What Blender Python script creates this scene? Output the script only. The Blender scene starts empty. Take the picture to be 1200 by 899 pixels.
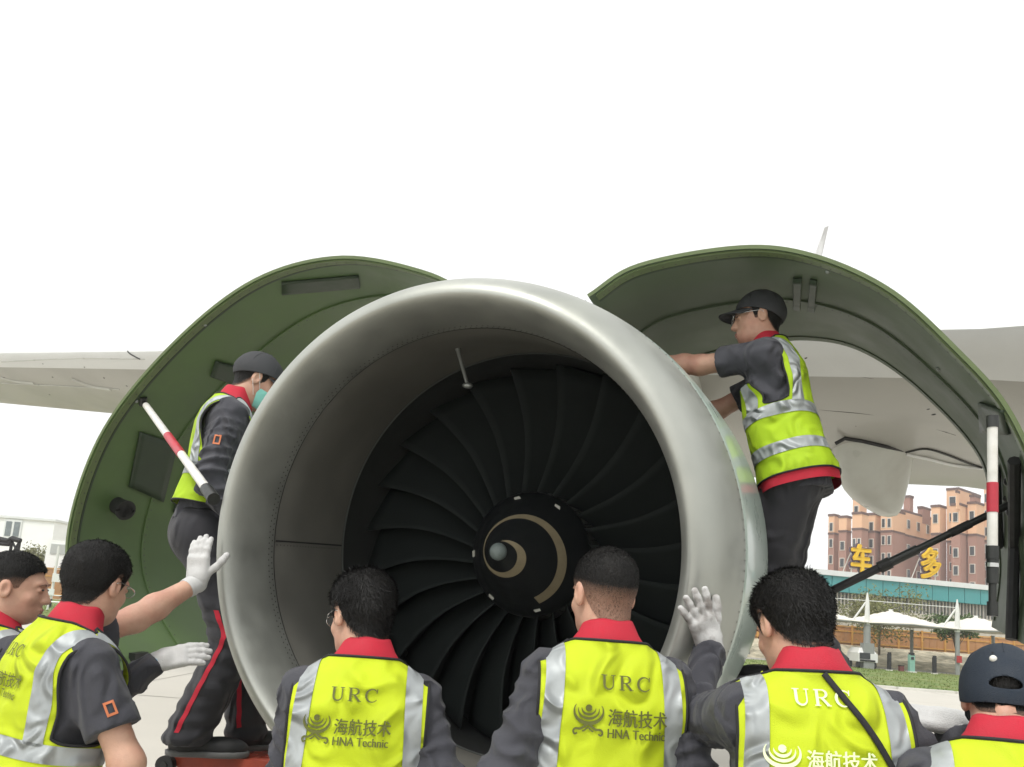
import bpy, math, random
import numpy as np
from mathutils import Matrix, Vector
from mathutils.bvhtree import BVHTree

random.seed(7)
rng = np.random.default_rng(11)
SC = bpy.context.scene
COL = SC.collection
rad = math.radians

# ------------------------------------------------------------------ camera
FPX, PITCH, ROLL, HC = 900.0, rad(8.0), rad(4.3), 1.55
CYP = 721 - FPX * math.tan(PITCH)
_right = np.array([1.0, 0, 0]); _fwd = np.array([0, math.cos(PITCH), math.sin(PITCH)])
_up = np.array([0, -math.sin(PITCH), math.cos(PITCH)])
CR = _right * math.cos(ROLL) + _up * math.sin(ROLL)
CU = -_right * math.sin(ROLL) + _up * math.cos(ROLL)
CF = _fwd
CAM = np.array([0, 0, HC])
cam_d = bpy.data.cameras.new('camera')
cam = bpy.data.objects.new('camera', cam_d); COL.objects.link(cam)
cam.matrix_world = Matrix(((CR[0], CU[0], -CF[0], 0), (CR[1], CU[1], -CF[1], 0), (CR[2], CU[2], -CF[2], HC), (0, 0, 0, 1)))
cam_d.sensor_width = 36; cam_d.sensor_fit = 'HORIZONTAL'; cam_d.lens = 36 * FPX / 1200
cam_d.shift_y = (CYP - 449.5) / 1200
cam_d.clip_start = 0.05; cam_d.clip_end = 3000
SC.camera = cam

# ------------------------------------------------------------------ sky, sun, exposure
SUN_EL, SUN_AZ = rad(58), rad(215)        # azimuth: clockwise from +Y (sun behind the camera, to the left)
W = bpy.data.worlds.new('World'); SC.world = W; W.use_nodes = True
nt = W.node_tree; nt.nodes.clear()
wo = nt.nodes.new('ShaderNodeOutputWorld'); bg = nt.nodes.new('ShaderNodeBackground')
sky = nt.nodes.new('ShaderNodeTexSky'); sky.sky_type = 'NISHITA'; sky.sun_disc = False
sky.sun_elevation = SUN_EL; sky.sun_rotation = SUN_AZ; sky.dust_density = 6.0; sky.air_density = 1.0
hs = nt.nodes.new('ShaderNodeHueSaturation'); hs.inputs['Saturation'].default_value = 0.06
cl = nt.nodes.new('ShaderNodeMix'); cl.data_type = 'RGBA'; cl.inputs[0].default_value = 0.72
cl.inputs[7].default_value = (12.4, 12.55, 12.45, 1)      # the even cloud layer
nt.links.new(sky.outputs[0], hs.inputs['Color']); nt.links.new(hs.outputs[0], cl.inputs[6])
nt.links.new(cl.outputs[2], bg.inputs[0]); bg.inputs[1].default_value = 0.1
nt.links.new(bg.outputs[0], wo.inputs[0])
sd = bpy.data.lights.new('sun', 'SUN'); sd.energy = 1.5; sd.angle = rad(14); sd.color = (1, 0.965, 0.91)
sun = bpy.data.objects.new('sun', sd); COL.objects.link(sun)
_sv = Vector((math.sin(SUN_AZ) * math.cos(SUN_EL), math.cos(SUN_AZ) * math.cos(SUN_EL), math.sin(SUN_EL)))
sun.rotation_euler = _sv.to_track_quat('Z', 'Y').to_euler(); sun.location = (0, 0, 30)
SC.view_settings.view_transform = 'Standard'; SC.view_settings.look = 'None'
SC.view_settings.exposure = 0.33; SC.view_settings.gamma = 1.0; SC.view_settings.use_curve_mapping = False
SC.render.engine = 'CYCLES'; SC.cycles.max_bounces = 8; SC.cycles.use_denoising = True


def at(px, py, D):
    """world point seen at a pixel of the photograph at the depth D (world Y)"""
    d = CR * (px - 600) / FPX - CU * (py - CYP) / FPX + CF
    return CAM + d * D / d[1]


def ray(px, py):
    return CR * (px - 600) / FPX - CU * (py - CYP) / FPX + CF


def atz(px, py, z):
    d = ray(px, py); return CAM + d * (z - HC) / d[2]


# ------------------------------------------------------------------ materials
MATS = {}


def mat(name, col, rough=0.6, metal=0.0, var=0.12, vscale=6.0, col2=None, c2scale=2.0, c2amt=0.5, bump=0.0, bscale=40.0,
        stretch=(1, 1, 1), rvar=0.1, coat=0.0, sss=0.0, sheen=0.0, spec=0.5, bdist=0.01, b2=0.0, b2scale=8.0, trans=0.0, alpha=1.0, crease=0.0, cscale=7.0):
    if name in MATS: return MATS[name]
    m = bpy.data.materials.new(name); m.use_nodes = True; t = m.node_tree; N = t.nodes; L = t.links
    b = N['Principled BSDF']
    tc = N.new('ShaderNodeTexCoord'); mp = N.new('ShaderNodeMapping'); mp.inputs['Scale'].default_value = stretch
    L.new(tc.outputs['Object'], mp.inputs[0])
    n1 = N.new('ShaderNodeTexNoise'); n1.inputs['Scale'].default_value = vscale; n1.inputs['Detail'].default_value = 7; n1.inputs['Roughness'].default_value = 0.62
    L.new(mp.outputs[0], n1.inputs['Vector'])
    mr = N.new('ShaderNodeMapRange'); mr.inputs[1].default_value = 0.25; mr.inputs[2].default_value = 0.75
    mr.inputs[3].default_value = 1 - var; mr.inputs[4].default_value = 1 + var
    L.new(n1.outputs['Fac'], mr.inputs[0])
    base = N.new('ShaderNodeRGB'); base.outputs[0].default_value = (*col, 1); src = base.outputs[0]
    if col2:
        n2 = N.new('ShaderNodeTexNoise'); n2.inputs['Scale'].default_value = c2scale; n2.inputs['Detail'].default_value = 5
        L.new(mp.outputs[0], n2.inputs['Vector'])
        r2 = N.new('ShaderNodeMapRange'); r2.inputs[1].default_value = 0.42; r2.inputs[2].default_value = 0.68; r2.inputs[4].default_value = c2amt
        L.new(n2.outputs['Fac'], r2.inputs[0])
        mx = N.new('ShaderNodeMix'); mx.data_type = 'RGBA'; L.new(r2.outputs[0], mx.inputs[0]); L.new(src, mx.inputs[6]); mx.inputs[7].default_value = (*col2, 1)
        src = mx.outputs[2]
    vm = N.new('ShaderNodeVectorMath'); vm.operation = 'MULTIPLY'; L.new(src, vm.inputs[0]); L.new(mr.outputs[0], vm.inputs[1])
    L.new(vm.outputs[0], b.inputs['Base Color'])
    if rvar:
        rr = N.new('ShaderNodeMapRange'); rr.inputs[1].default_value = 0.3; rr.inputs[2].default_value = 0.7
        rr.inputs[3].default_value = max(0.03, rough - rvar); rr.inputs[4].default_value = min(1, rough + rvar)
        L.new(n1.outputs['Fac'], rr.inputs[0]); L.new(rr.outputs[0], b.inputs['Roughness'])
    else: b.inputs['Roughness'].default_value = rough
    b.inputs['Metallic'].default_value = metal
    b.inputs['Specular IOR Level'].default_value = spec
    if coat: b.inputs['Coat Weight'].default_value = coat; b.inputs['Coat Roughness'].default_value = 0.12
    if sheen: b.inputs['Sheen Weight'].default_value = sheen
    if alpha < 1: b.inputs['Alpha'].default_value = alpha
    if trans: b.inputs['Transmission Weight'].default_value = trans
    if sss:
        b.inputs['Subsurface Weight'].default_value = sss; b.inputs['Subsurface Radius'].default_value = (0.02, 0.008, 0.004); b.inputs['Subsurface Scale'].default_value = 0.5
    prev = None
    if crease:
        nb = N.new('ShaderNodeTexNoise'); nb.noise_type = 'RIDGED_MULTIFRACTAL'; nb.normalize = True; nb.inputs['Scale'].default_value = cscale; nb.inputs['Detail'].default_value = 4.0; nb.inputs['Distortion'].default_value = 1.1
        L.new(mp.outputs[0], nb.inputs['Vector'])
        bp = N.new('ShaderNodeBump'); bp.inputs['Strength'].default_value = crease; bp.inputs['Distance'].default_value = 0.07
        L.new(nb.outputs['Fac'], bp.inputs['Height']); prev = bp.outputs[0]
    for st, sc_ in ((b2, b2scale), (bump, bscale)):
        if st:
            nb = N.new('ShaderNodeTexNoise'); nb.inputs['Scale'].default_value = sc_; nb.inputs['Detail'].default_value = 4
            L.new(mp.outputs[0], nb.inputs['Vector'])
            bp = N.new('ShaderNodeBump'); bp.inputs['Strength'].default_value = st; bp.inputs['Distance'].default_value = bdist
            L.new(nb.outputs['Fac'], bp.inputs['Height'])
            if prev: L.new(prev, bp.inputs['Normal'])
            prev = bp.outputs[0]
    if prev: L.new(prev, b.inputs['Normal'])
    MATS[name] = m
    return m


M_LIP = mat('bare_aluminium', (0.42, 0.43, 0.395), 0.48, 0.68, 0.10, 6, (0.33, 0.34, 0.305), 2.2, 0.65, bump=0.05, bscale=60, rvar=0.12)
M_PAINT = mat('pale_nacelle_paint', (0.40, 0.48, 0.43), 0.30, 0.0, 0.06, 3, (0.42, 0.47, 0.43), 2.0, 0.5, coat=0.4, rvar=0.06)  # green tint puts the reflected cowl and vests into the paint colour
M_LINER = mat('inlet_liner', (0.205, 0.20, 0.178), 0.55, 0.2, 0.12, 5, (0.15, 0.145, 0.128), 2.2, 0.6, bump=0.08, bscale=220)
M_FANCASE = mat('fan_case_liner', (0.055, 0.058, 0.056), 0.5, 0.2, 0.15, 5)
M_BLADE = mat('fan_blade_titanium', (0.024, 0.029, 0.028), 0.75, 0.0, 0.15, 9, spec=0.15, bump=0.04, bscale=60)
M_PLATFORM = mat('blade_platform_metal', (0.35, 0.37, 0.36), 0.4, 0.8, 0.1)
M_SPIN = mat('spinner_black', (0.014, 0.016, 0.017), 0.42, 0.0, 0.15, 14)
M_SPIRAL = mat('spiral_tan_paint', (0.36, 0.30, 0.19), 0.6, 0, 0.12, 30)
M_TIP = mat('spinner_tip_grey', (0.20, 0.24, 0.23), 0.6, 0, 0.15, 60)
M_RIVET = mat('rivet_dark', (0.10, 0.10, 0.09), 0.5, 0.6, 0.2, 30)
M_PRIMER = mat('green_primer', (0.100, 0.165, 0.056), 0.5, 0.0, 0.14, 3, (0.072, 0.118, 0.050), 1.3, 0.7, bump=0.03, bscale=25)
M_PRIMER_R = mat('shaded_green_primer', (0.088, 0.122, 0.068), 0.55, 0.0, 0.14, 3, (0.066, 0.088, 0.052), 1.3, 0.7, bump=0.03, bscale=25)  # greyer copy of the green primer; the right cowl's shading put into its colour
M_PRIMER_L = mat('light_green_primer', (0.115, 0.155, 0.062), 0.5, 0.0, 0.14, 8)
M_PRIMER_D = mat('dark_green_composite', (0.036, 0.056, 0.032), 0.5, 0, 0.2, 10)
M_COWLOUT = mat('cowl_outer_paint', (0.62, 0.63, 0.61), 0.35, 0, 0.05, 3, coat=0.3)
M_WING = mat('wing_grey_paint', (0.37, 0.362, 0.33), 0.42, 0, 0.06, 1.5, (0.27, 0.262, 0.235), 0.9, 0.55, stretch=(1, 1, 1), coat=0.2, rvar=0.06)
M_WINGL = mat('wing_leading_edge', (0.66, 0.67, 0.66), 0.38, 0.2, 0.05, 2)
M_FAIR = mat('fairing_paint', (0.50, 0.51, 0.47), 0.35, 0, 0.07, 4, (0.38, 0.37, 0.33), 3, 0.5, coat=0.3)
M_SEAL = mat('black_seal', (0.022, 0.022, 0.022), 0.6, 0, 0.2, 20)
M_STEEL = mat('dark_steel', (0.05, 0.052, 0.05), 0.4, 0.7, 0.2, 20)
M_CORE = mat('engine_case', (0.22, 0.22, 0.20), 0.5, 0.6, 0.25, 9, (0.08, 0.07, 0.06), 6, 0.6, bump=0.2, bscale=40)
M_RODW = mat('rod_white', (0.72, 0.71, 0.67), 0.4, 0, 0.08, 20, (0.5, 0.48, 0.42), 14, 0.5)
M_RODR = mat('rod_red', (0.45, 0.03, 0.05), 0.4, 0, 0.12, 25)
M_CHROME = mat('bright_rod_metal', (0.6, 0.6, 0.58), 0.25, 1.0, 0.1)

M_VEST = mat('hivis_yellow', (0.505, 0.615, 0.008), 0.75, 0, 0.05, 9, bump=0.25, bscale=500, crease=0.8, cscale=8, bdist=0.012, rvar=0.05)
M_VESTG = mat('hivis_lime', (0.38, 0.57, 0.008), 0.75, 0, 0.05, 9, bump=0.25, bscale=500, crease=0.8, cscale=8, bdist=0.012, rvar=0.05)
M_TAPE = mat('reflective_tape', (0.34, 0.365, 0.37), 0.5, 0.2, 0.12, 14, (0.46, 0.49, 0.49), 8, 0.6, crease=0.8, cscale=11, bdist=0.006)
M_UNI = mat('charcoal_uniform', (0.042, 0.043, 0.053), 0.85, 0, 0.13, 8, (0.060, 0.061, 0.073), 5, 0.6, bump=0.25, bscale=420, crease=1.0, cscale=10, bdist=0.014, sheen=0.1, stretch=(1, 1, 0.7))
M_PANTS = mat('black_work_trousers', (0.028, 0.028, 0.034), 0.85, 0, 0.15, 8, bump=0.25, bscale=400, crease=1.0, cscale=8, bdist=0.016, sheen=0.1, stretch=(1, 1, 0.6))
M_RED = mat('red_collar_cloth', (0.47, 0.016, 0.036), 0.8, 0, 0.1, 14, bump=0.2, bscale=400, b2=0.2, b2scale=25)
M_BIND = mat('black_binding', (0.015, 0.015, 0.017), 0.8, 0, 0.15, 30)
M_SKIN = mat('skin', (0.55, 0.33, 0.235), 0.52, 0, 0.13, 22, (0.46, 0.20, 0.145), 13, 0.6, sss=0.06, bump=0.22, bscale=300, bdist=0.004, b2=0.2, b2scale=45)
M_LIPS = mat('lips', (0.40, 0.17, 0.14), 0.45, 0, 0.08, 30)
M_HAIR = mat('black_hair', (0.006, 0.0055, 0.005), 0.6, 0, 0.3, 90, (0.012, 0.010, 0.008), 30, 0.5, bump=0.8, bscale=220, stretch=(1, 1, 0.35), bdist=0.006, spec=0.25)
M_FUZZ = mat('cropped_hair', (0.075, 0.055, 0.042), 0.7, 0, 0.35, 240, (0.035, 0.028, 0.022), 30, 0.5, bump=0.5, bscale=500, bdist=0.002)
M_EYE = mat('eye_dark', (0.02, 0.015, 0.012), 0.3, 0, 0.1)
M_GLOVE = mat('white_knit_glove', (0.60, 0.60, 0.59), 0.85, 0, 0.06, 22, (0.42, 0.42, 0.41), 18, 0.5, bump=0.7, bscale=330, b2=0.25, b2scale=40, bdist=0.004)
M_GLOVED = mat('dirty_knit_glove', (0.60, 0.60, 0.59), 0.85, 0, 0.06, 22, (0.17, 0.14, 0.12), 30, 0.75, bump=0.5, bscale=330, b2=0.25, b2scale=40, bdist=0.004)
M_BLUE = mat('blue_cuff_trim', (0.02, 0.35, 0.68), 0.7, 0, 0.08)
M_CAPD = mat('navy_cap', (0.011, 0.019, 0.032), 0.75, 0, 0.12, 30, (0.016, 0.026, 0.04), 7, 0.5, bump=0.25, bscale=420)
M_CAPG = mat('charcoal_cap', (0.040, 0.042, 0.046), 0.8, 0, 0.12, 30, bump=0.25, bscale=420)
M_MASK = mat('turquoise_mask', (0.28, 0.68, 0.60), 0.8, 0, 0.05, 30, b2=0.3, b2scale=40)
M_INK = mat('olive_print', (0.105, 0.115, 0.02), 0.7, 0, 0.2, 60)
M_INKW = mat('pale_print', (0.80, 0.88, 0.55), 0.7, 0, 0.12, 60)
M_GLASS = mat('spectacle_lens', (0.25, 0.27, 0.27), 0.08, 0, 0, rvar=0, alpha=0.2)
M_ORANGE = mat('orange_patch', (0.55, 0.17, 0.07), 0.7, 0, 0.1, 60)
M_SHOE = mat('black_shoe', (0.018, 0.018, 0.02), 0.6, 0, 0.2, 30, b2=0.3, b2scale=25)
M_SOLE = mat('grey_sole', (0.12, 0.12, 0.12), 0.7, 0, 0.15, 25)
M_STAND = mat('red_oxide_steel', (0.38, 0.065, 0.035), 0.5, 0, 0.14, 10, (0.24, 0.045, 0.03), 14, 0.5, bump=0.1, bscale=80)
M_RUB = mat('rubber', (0.02, 0.02, 0.02), 0.75, 0, 0.2, 25)

M_CONC = mat('apron_concrete', (0.50, 0.475, 0.42), 0.85, 0, 0.05, 0.9, (0.46, 0.44, 0.39), 0.25, 0.5, bump=0.15, bscale=30)
M_JOINT = mat('concrete_joint', (0.33, 0.31, 0.27), 0.9, 0, 0.15, 3)
M_LAWN = mat('lawn_green', (0.115, 0.175, 0.032), 0.9, 0, 0.3, 3.5, (0.23, 0.23, 0.075), 0.7, 0.75, bump=0.8, bscale=12, bdist=0.05)
M_DIRT = mat('dry_bank', (0.52, 0.47, 0.35), 0.95, 0, 0.28, 2.2, (0.18, 0.17, 0.11), 1.5, 0.7, bump=0.8, bscale=5, bdist=0.2)
M_KERB = mat('kerb_white', (0.62, 0.61, 0.56), 0.8, 0, 0.1, 5)
M_ROADD = mat('dark_road', (0.34, 0.32, 0.29), 0.9, 0, 0.1, 4)
M_FENCE = mat('orange_timber', (0.44, 0.22, 0.085), 0.7, 0, 0.12, 1.5, (0.36, 0.19, 0.10), 1.0, 0.6, stretch=(1, 1, 0.3))
M_FENCEP = mat('orange_post', (0.55, 0.29, 0.07), 0.6, 0, 0.1, 3)
M_MEMB = mat('canopy_membrane', (0.66, 0.63, 0.56), 0.7, 0, 0.04, 1.0)
M_MAST = mat('white_mast', (0.72, 0.72, 0.70), 0.4, 0, 0.05, 3)
M_POSTG = mat('grey_post', (0.26, 0.27, 0.26), 0.6, 0, 0.08, 4)
M_TEAL = mat('teal_cladding', (0.07, 0.31, 0.32), 0.5, 0, 0.05, 1.2, (0.09, 0.32, 0.33), 0.3, 0.5, stretch=(3, 3, 1))
M_WHITEB = mat('white_coping', (0.70, 0.73, 0.72), 0.6, 0, 0.05, 2)
M_GREYW = mat('grey_glazing', (0.17, 0.20, 0.21), 0.25, 0, 0.1, 1)
M_SALM = mat('salmon_render', (0.72, 0.45, 0.285), 0.85, 0, 0.05, 0.3, (0.66, 0.40, 0.25), 0.08, 0.5)
M_BRWN = mat('brown_render', (0.35, 0.195, 0.155), 0.85, 0, 0.06, 0.3, (0.30, 0.165, 0.13), 0.08, 0.5)
M_BROWNL = mat('tan_render', (0.40, 0.22, 0.155), 0.85, 0, 0.06, 0.3)
M_EAVE = mat('dark_roof_edge', (0.13, 0.075, 0.065), 0.7, 0, 0.1, 0.5)
M_PANE = mat('window_glass', (0.035, 0.04, 0.045), 0.12, 0, 0.1, 1, rvar=0)
M_FRAME = mat('window_frame_white', (0.62, 0.58, 0.52), 0.6, 0, 0.05, 1)
M_YEL = mat('sign_yellow', (0.80, 0.50, 0.015), 0.5, 0, 0.05, 1)
M_SIGND = mat('sign_dark_edge', (0.09, 0.06, 0.09), 0.6, 0, 0.1, 1)
M_PALEB = mat('pale_building', (0.86, 0.88, 0.87), 0.7, 0, 0.04, 0.4)
M_LEAF = mat('leaf_green', (0.070, 0.125, 0.022), 0.6, 0, 0.35, 1.1, (0.045, 0.085, 0.018), 0.6, 0.7)
M_LEAFS = mat('spring_leaf', (0.17, 0.18, 0.055), 0.7, 0, 0.35, 1.2, (0.13, 0.12, 0.05), 0.8, 0.7)
M_BARK = mat('bark', (0.13, 0.105, 0.075), 0.9, 0, 0.25, 3)
M_CARTW = mat('cart_white', (0.72, 0.72, 0.70), 0.4, 0, 0.05, 3)
M_GREENP = mat('charger_green', (0.22, 0.42, 0.35), 0.5, 0, 0.1, 4)
M_BLACKP = mat('matt_black', (0.02, 0.02, 0.022), 0.6, 0, 0.15, 5)


# ------------------------------------------------------------------ mesh helpers
def props(o, label=None, cat=None, group=None, kind=None):
    if label: o['label'] = label
    if cat: o['category'] = cat
    if group: o['group'] = group
    if kind: o['kind'] = kind
    return o


def empty(name, loc, label=None, cat=None, group=None):
    o = bpy.data.objects.new(name, None); COL.objects.link(o); o.location = tuple(float(v) for v in loc)
    o.empty_display_size = 0.2
    return props(o, label, cat, group)


ORIG = {}


def base_of(o):
    """world origin of the coordinate frame of an object (no rotations are used on roots)"""
    p = np.zeros(3)
    while o is not None:
        p = p + np.array(o.location); o = o.parent
    return p


def mk(name, V, Fc, material, parent=None, smooth=True, origin=None, autosmooth=None):
    """link ONE mesh object; V are world coordinates"""
    V = np.asarray(V, float)
    if parent is not None: off = base_of(parent)
    else: off = np.asarray(origin if origin is not None else (0, 0, 0), float)
    me = bpy.data.meshes.new(name)
    me.from_pydata((V - off).tolist(), [], [list(map(int, f)) for f in Fc]); me.update()
    if isinstance(material, (list, tuple)):
        for q in material: me.materials.append(q)
    else: me.materials.append(material)
    if smooth: me.polygons.foreach_set('use_smooth', [True] * len(me.polygons))
    if autosmooth: me.set_sharp_from_angle(angle=rad(autosmooth))
    o = bpy.data.objects.new(name, me); COL.objects.link(o)
    if parent is not None: o.parent = parent
    else: o.location = tuple(float(v) for v in off)
    return o


class MB:
    """collects shapes for one mesh"""
    def __init__(s): s.V = []; s.F = []; s.n = 0
    def add(s, V, Fc):
        V = np.asarray(V, float); s.V.append(V); s.F += [[int(i) + s.n for i in f] for f in Fc]; s.n += len(V); return s
    def box(s, c, size, R=None):
        hx, hy, hz = np.asarray(size, float) / 2
        v = np.array([(x, y, z) for x in (-hx, hx) for y in (-hy, hy) for z in (-hz, hz)])
        if R is not None: v = v @ np.asarray(R).T
        return s.add(v + np.asarray(c, float), [(0, 1, 3, 2), (4, 6, 7, 5), (0, 4, 5, 1), (2, 3, 7, 6), (0, 2, 6, 4), (1, 5, 7, 3)])
    def tube(s, pts, r, n=10, caps=True):
        pts = np.asarray(pts, float); m = len(pts); rr = np.broadcast_to(np.asarray(r, float), (m,))
        T = np.gradient(pts, axis=0); T /= np.linalg.norm(T, axis=1)[:, None] + 1e-12
        ref = np.array([0.0, 0, 1]) if abs(T[0][2]) < 0.9 else np.array([1.0, 0, 0])
        V = []
        X = np.cross(T[0], ref); X /= np.linalg.norm(X)
        for i in range(m):
            X = X - T[i] * (X @ T[i]); X /= np.linalg.norm(X); Y = np.cross(T[i], X)
            th = np.arange(n) / n * 2 * np.pi
            V.append(pts[i] + rr[i] * (np.cos(th)[:, None] * X + np.sin(th)[:, None] * Y))
        Fc = [(i * n + j, i * n + (j + 1) % n, (i + 1) * n + (j + 1) % n, (i + 1) * n + j) for i in range(m - 1) for j in range(n)]
        if caps: Fc += [tuple(range(n - 1, -1, -1)), tuple((m - 1) * n + j for j in range(n))]
        return s.add(np.concatenate(V), Fc)
    def rings(s, R, close=True, caps=False):
        """loft through rings: array (m, n, 3)"""
        R = np.asarray(R, float); m, n = R.shape[:2]
        k = n if close else n - 1
        Fc = [(i * n + j, i * n + (j + 1) % n, (i + 1) * n + (j + 1) % n, (i + 1) * n + j) for i in range(m - 1) for j in range(k)]
        if caps: Fc += [tuple(range(n - 1, -1, -1)), tuple((m - 1) * n + j for j in range(n))]
        return s.add(R.reshape(-1, 3), Fc)
    def sphere(s, c, r, nu=12, nv=8, R=None):
        r = np.broadcast_to(np.asarray(r, float), (3,)); V = []
        for i in range(nv + 1):
            p = math.pi * i / nv
            for j in range(nu):
                t = 2 * math.pi * j / nu; V.append((math.sin(p) * math.cos(t), math.sin(p) * math.sin(t), math.cos(p)))
        V = np.array(V) * r
        if R is not None: V = V @ np.asarray(R).T
        return s.add(V + np.asarray(c, float), [(i * nu + j, (i + 1) * nu + j, (i + 1) * nu + (j + 1) % nu, i * nu + (j + 1) % nu) for i in range(nv) for j in range(nu)])
    def build(s, name, material, parent=None, smooth=True, origin=None, autosmooth=35):
        return mk(name, np.concatenate(s.V), s.F, material, parent, smooth, origin, autosmooth)


def spline(P, n):
    """Catmull-Rom through points"""
    P = np.asarray(P, float); Q = np.vstack([2 * P[0] - P[1], P, 2 * P[-1] - P[-2]]); m = len(P) - 1; out = []
    for q in np.linspace(0, m, n):
        i = min(int(q), m - 1); t = q - i; a, b, c, d = Q[i:i + 4]
        out.append(0.5 * (2 * b + (c - a) * t + (2 * a - 5 * b + 4 * c - d) * t * t + (3 * b - a - 3 * c + d) * t ** 3))
    return np.array(out)


# ------------------------------------------------------------------ implicit surfaces
def ell(P, c, r):
    q = (P - np.asarray(c)); r = np.asarray(r, float)
    k0 = np.linalg.norm(q / r, axis=1); k1 = np.linalg.norm(q / (r * r), axis=1) + 1e-9
    return k0 * (k0 - 1) / k1


def cone(P, a, b, ra, rb):
    a = np.asarray(a, float); ab = np.asarray(b, float) - a; q = P - a
    t = np.clip(q @ ab / (ab @ ab + 1e-12), 0, 1)
    return np.linalg.norm(q - t[:, None] * ab, axis=1) - (ra + t * (rb - ra))


def smin(a, b, k):
    h = np.clip(0.5 + 0.5 * (b - a) / k, 0, 1)
    return b * (1 - h) + a * h - k * h * (1 - h)


def smax(a, b, k): return -smin(-a, -b, k)


def rbox(P, c, h, r, R=None):
    q = P - np.asarray(c)
    if R is not None: q = q @ R
    q = np.abs(q) - (np.asarray(h) - r)
    return np.linalg.norm(np.maximum(q, 0), axis=1) + np.minimum(q.max(1), 0) - r


def wob(P, s, seed, st=(1, 1, 1)):
    g = np.random.default_rng(seed); out = np.zeros(len(P)); P = P * np.asarray(st)
    for k in range(4):
        d = g.normal(size=3); d /= np.linalg.norm(d); d2 = g.normal(size=3) * 0.5
        out += np.sin(P @ d * s * (0.7 + 0.35 * k) * 6.28 + g.uniform(0, 6.28) + 1.2 * np.sin(P @ d2 * s * 5)) / (1 + 0.5 * k)
    return out / 3.0


def polygonize(fn, lo, hi, h):
    lo = np.asarray(lo, float); hi = np.asarray(hi, float); n = np.maximum(3, np.ceil((hi - lo) / h).astype(int) + 1)
    ax = [lo[i] + h * np.arange(n[i]) for i in range(3)]
    # values on a coarse grid first, exact values only in a band round the surface
    st = 4; nc = (n + st - 1) // st + 1; cx = [lo[i] + h * st * np.arange(nc[i]) for i in range(3)]
    Cv = fn(np.stack(np.meshgrid(*cx, indexing='ij'), -1).reshape(-1, 3)).reshape(nc)
    ix = [np.minimum((np.arange(n[i]) + st // 2) // st, nc[i] - 1) for i in range(3)]
    V = Cv[np.ix_(*ix)].copy(); band = np.argwhere(np.abs(V) < h * st * 1.35 + .012)
    V[band[:, 0], band[:, 1], band[:, 2]] = fn(np.stack([ax[i][band[:, i]] for i in range(3)], 1)); ins = V < 0
    cs = tuple(n - 1); acc = np.zeros(cs + (3,)); cnt = np.zeros(cs)
    cr = [(x, y, z) for x in (0, 1) for y in (0, 1) for z in (0, 1)]
    sl = lambda c: tuple(slice(c[i], n[i] - 1 + c[i]) for i in range(3))
    for a in cr:
        for d in range(3):
            if a[d]: continue
            b = list(a); b[d] = 1; va, vb = V[sl(a)], V[sl(b)]
            m = ins[sl(a)] != ins[sl(b)]
            t = np.where(m, va / np.where(m, va - vb, 1), 0)
            for k in range(3): acc[..., k] += np.where(m, a[k] + (t if k == d else 0), 0)
            cnt += m
    act = cnt > 0; idx = -np.ones(cs, int); idx[act] = np.arange(act.sum())
    ijk = np.argwhere(act); P = lo + h * (ijk + acc[act] / cnt[act][:, None])
    Fc = []
    for d in range(3):
        e, g = (d + 1) % 3, (d + 2) % 3
        s0 = [slice(None)] * 3; s1 = [slice(None)] * 3; s0[d] = slice(0, n[d] - 1); s1[d] = slice(1, n[d])
        A, B = ins[tuple(s0)], ins[tuple(s1)]
        q = np.argwhere(A != B); q = q[(q[:, e] > 0) & (q[:, g] > 0) & (q[:, e] < n[e] - 1) & (q[:, g] < n[g] - 1)]
        def cell(de, dg):
            w = q.copy(); w[:, e] += de; w[:, g] += dg; return idx[w[:, 0], w[:, 1], w[:, 2]]
        f = np.stack([cell(-1, -1), cell(0, -1), cell(0, 0), cell(-1, 0)], 1)
        flip = ~A[q[:, 0], q[:, 1], q[:, 2]]; f[flip] = f[flip][:, ::-1]
        Fc.append(f)
    Fc = np.concatenate(Fc); Fc = Fc[(Fc >= 0).all(1)]
    for _ in range(1):
        g = grad(fn, P, h * 0.3); ln = np.linalg.norm(g, axis=1) + 1e-6; fv = fn(P)
        P = P - g / ln[:, None] * np.clip(fv / ln, -h * 0.6, h * 0.6)[:, None]
    return P, Fc


CACHE = {}


def cached(key, fn, lo, hi, h):
    if key not in CACHE: CACHE[key] = polygonize(fn, lo, hi, h)
    return CACHE[key]


def grad(fn, P, e):
    g = np.zeros_like(P)
    for k in range(3):
        d = np.zeros(3); d[k] = e; g[:, k] = (fn(P + d) - fn(P - d)) / (2 * e)
    return g


def normals(V, Fc):
    Fc = np.asarray([f[:3] for f in Fc]) if not isinstance(Fc, np.ndarray) else Fc
    n = np.zeros_like(V); k = Fc.shape[1]
    a = np.cross(V[Fc[:, 1]] - V[Fc[:, 0]], V[Fc[:, -1]] - V[Fc[:, 0]])
    for j in range(k): np.add.at(n, Fc[:, j], a)
    return n / (np.linalg.norm(n, axis=1)[:, None] + 1e-12)


def tris(Fc):
    Fc = np.asarray(Fc)
    return Fc if Fc.shape[1] == 3 else np.concatenate([Fc[:, [0, 1, 2]], Fc[:, [0, 2, 3]]])


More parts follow.
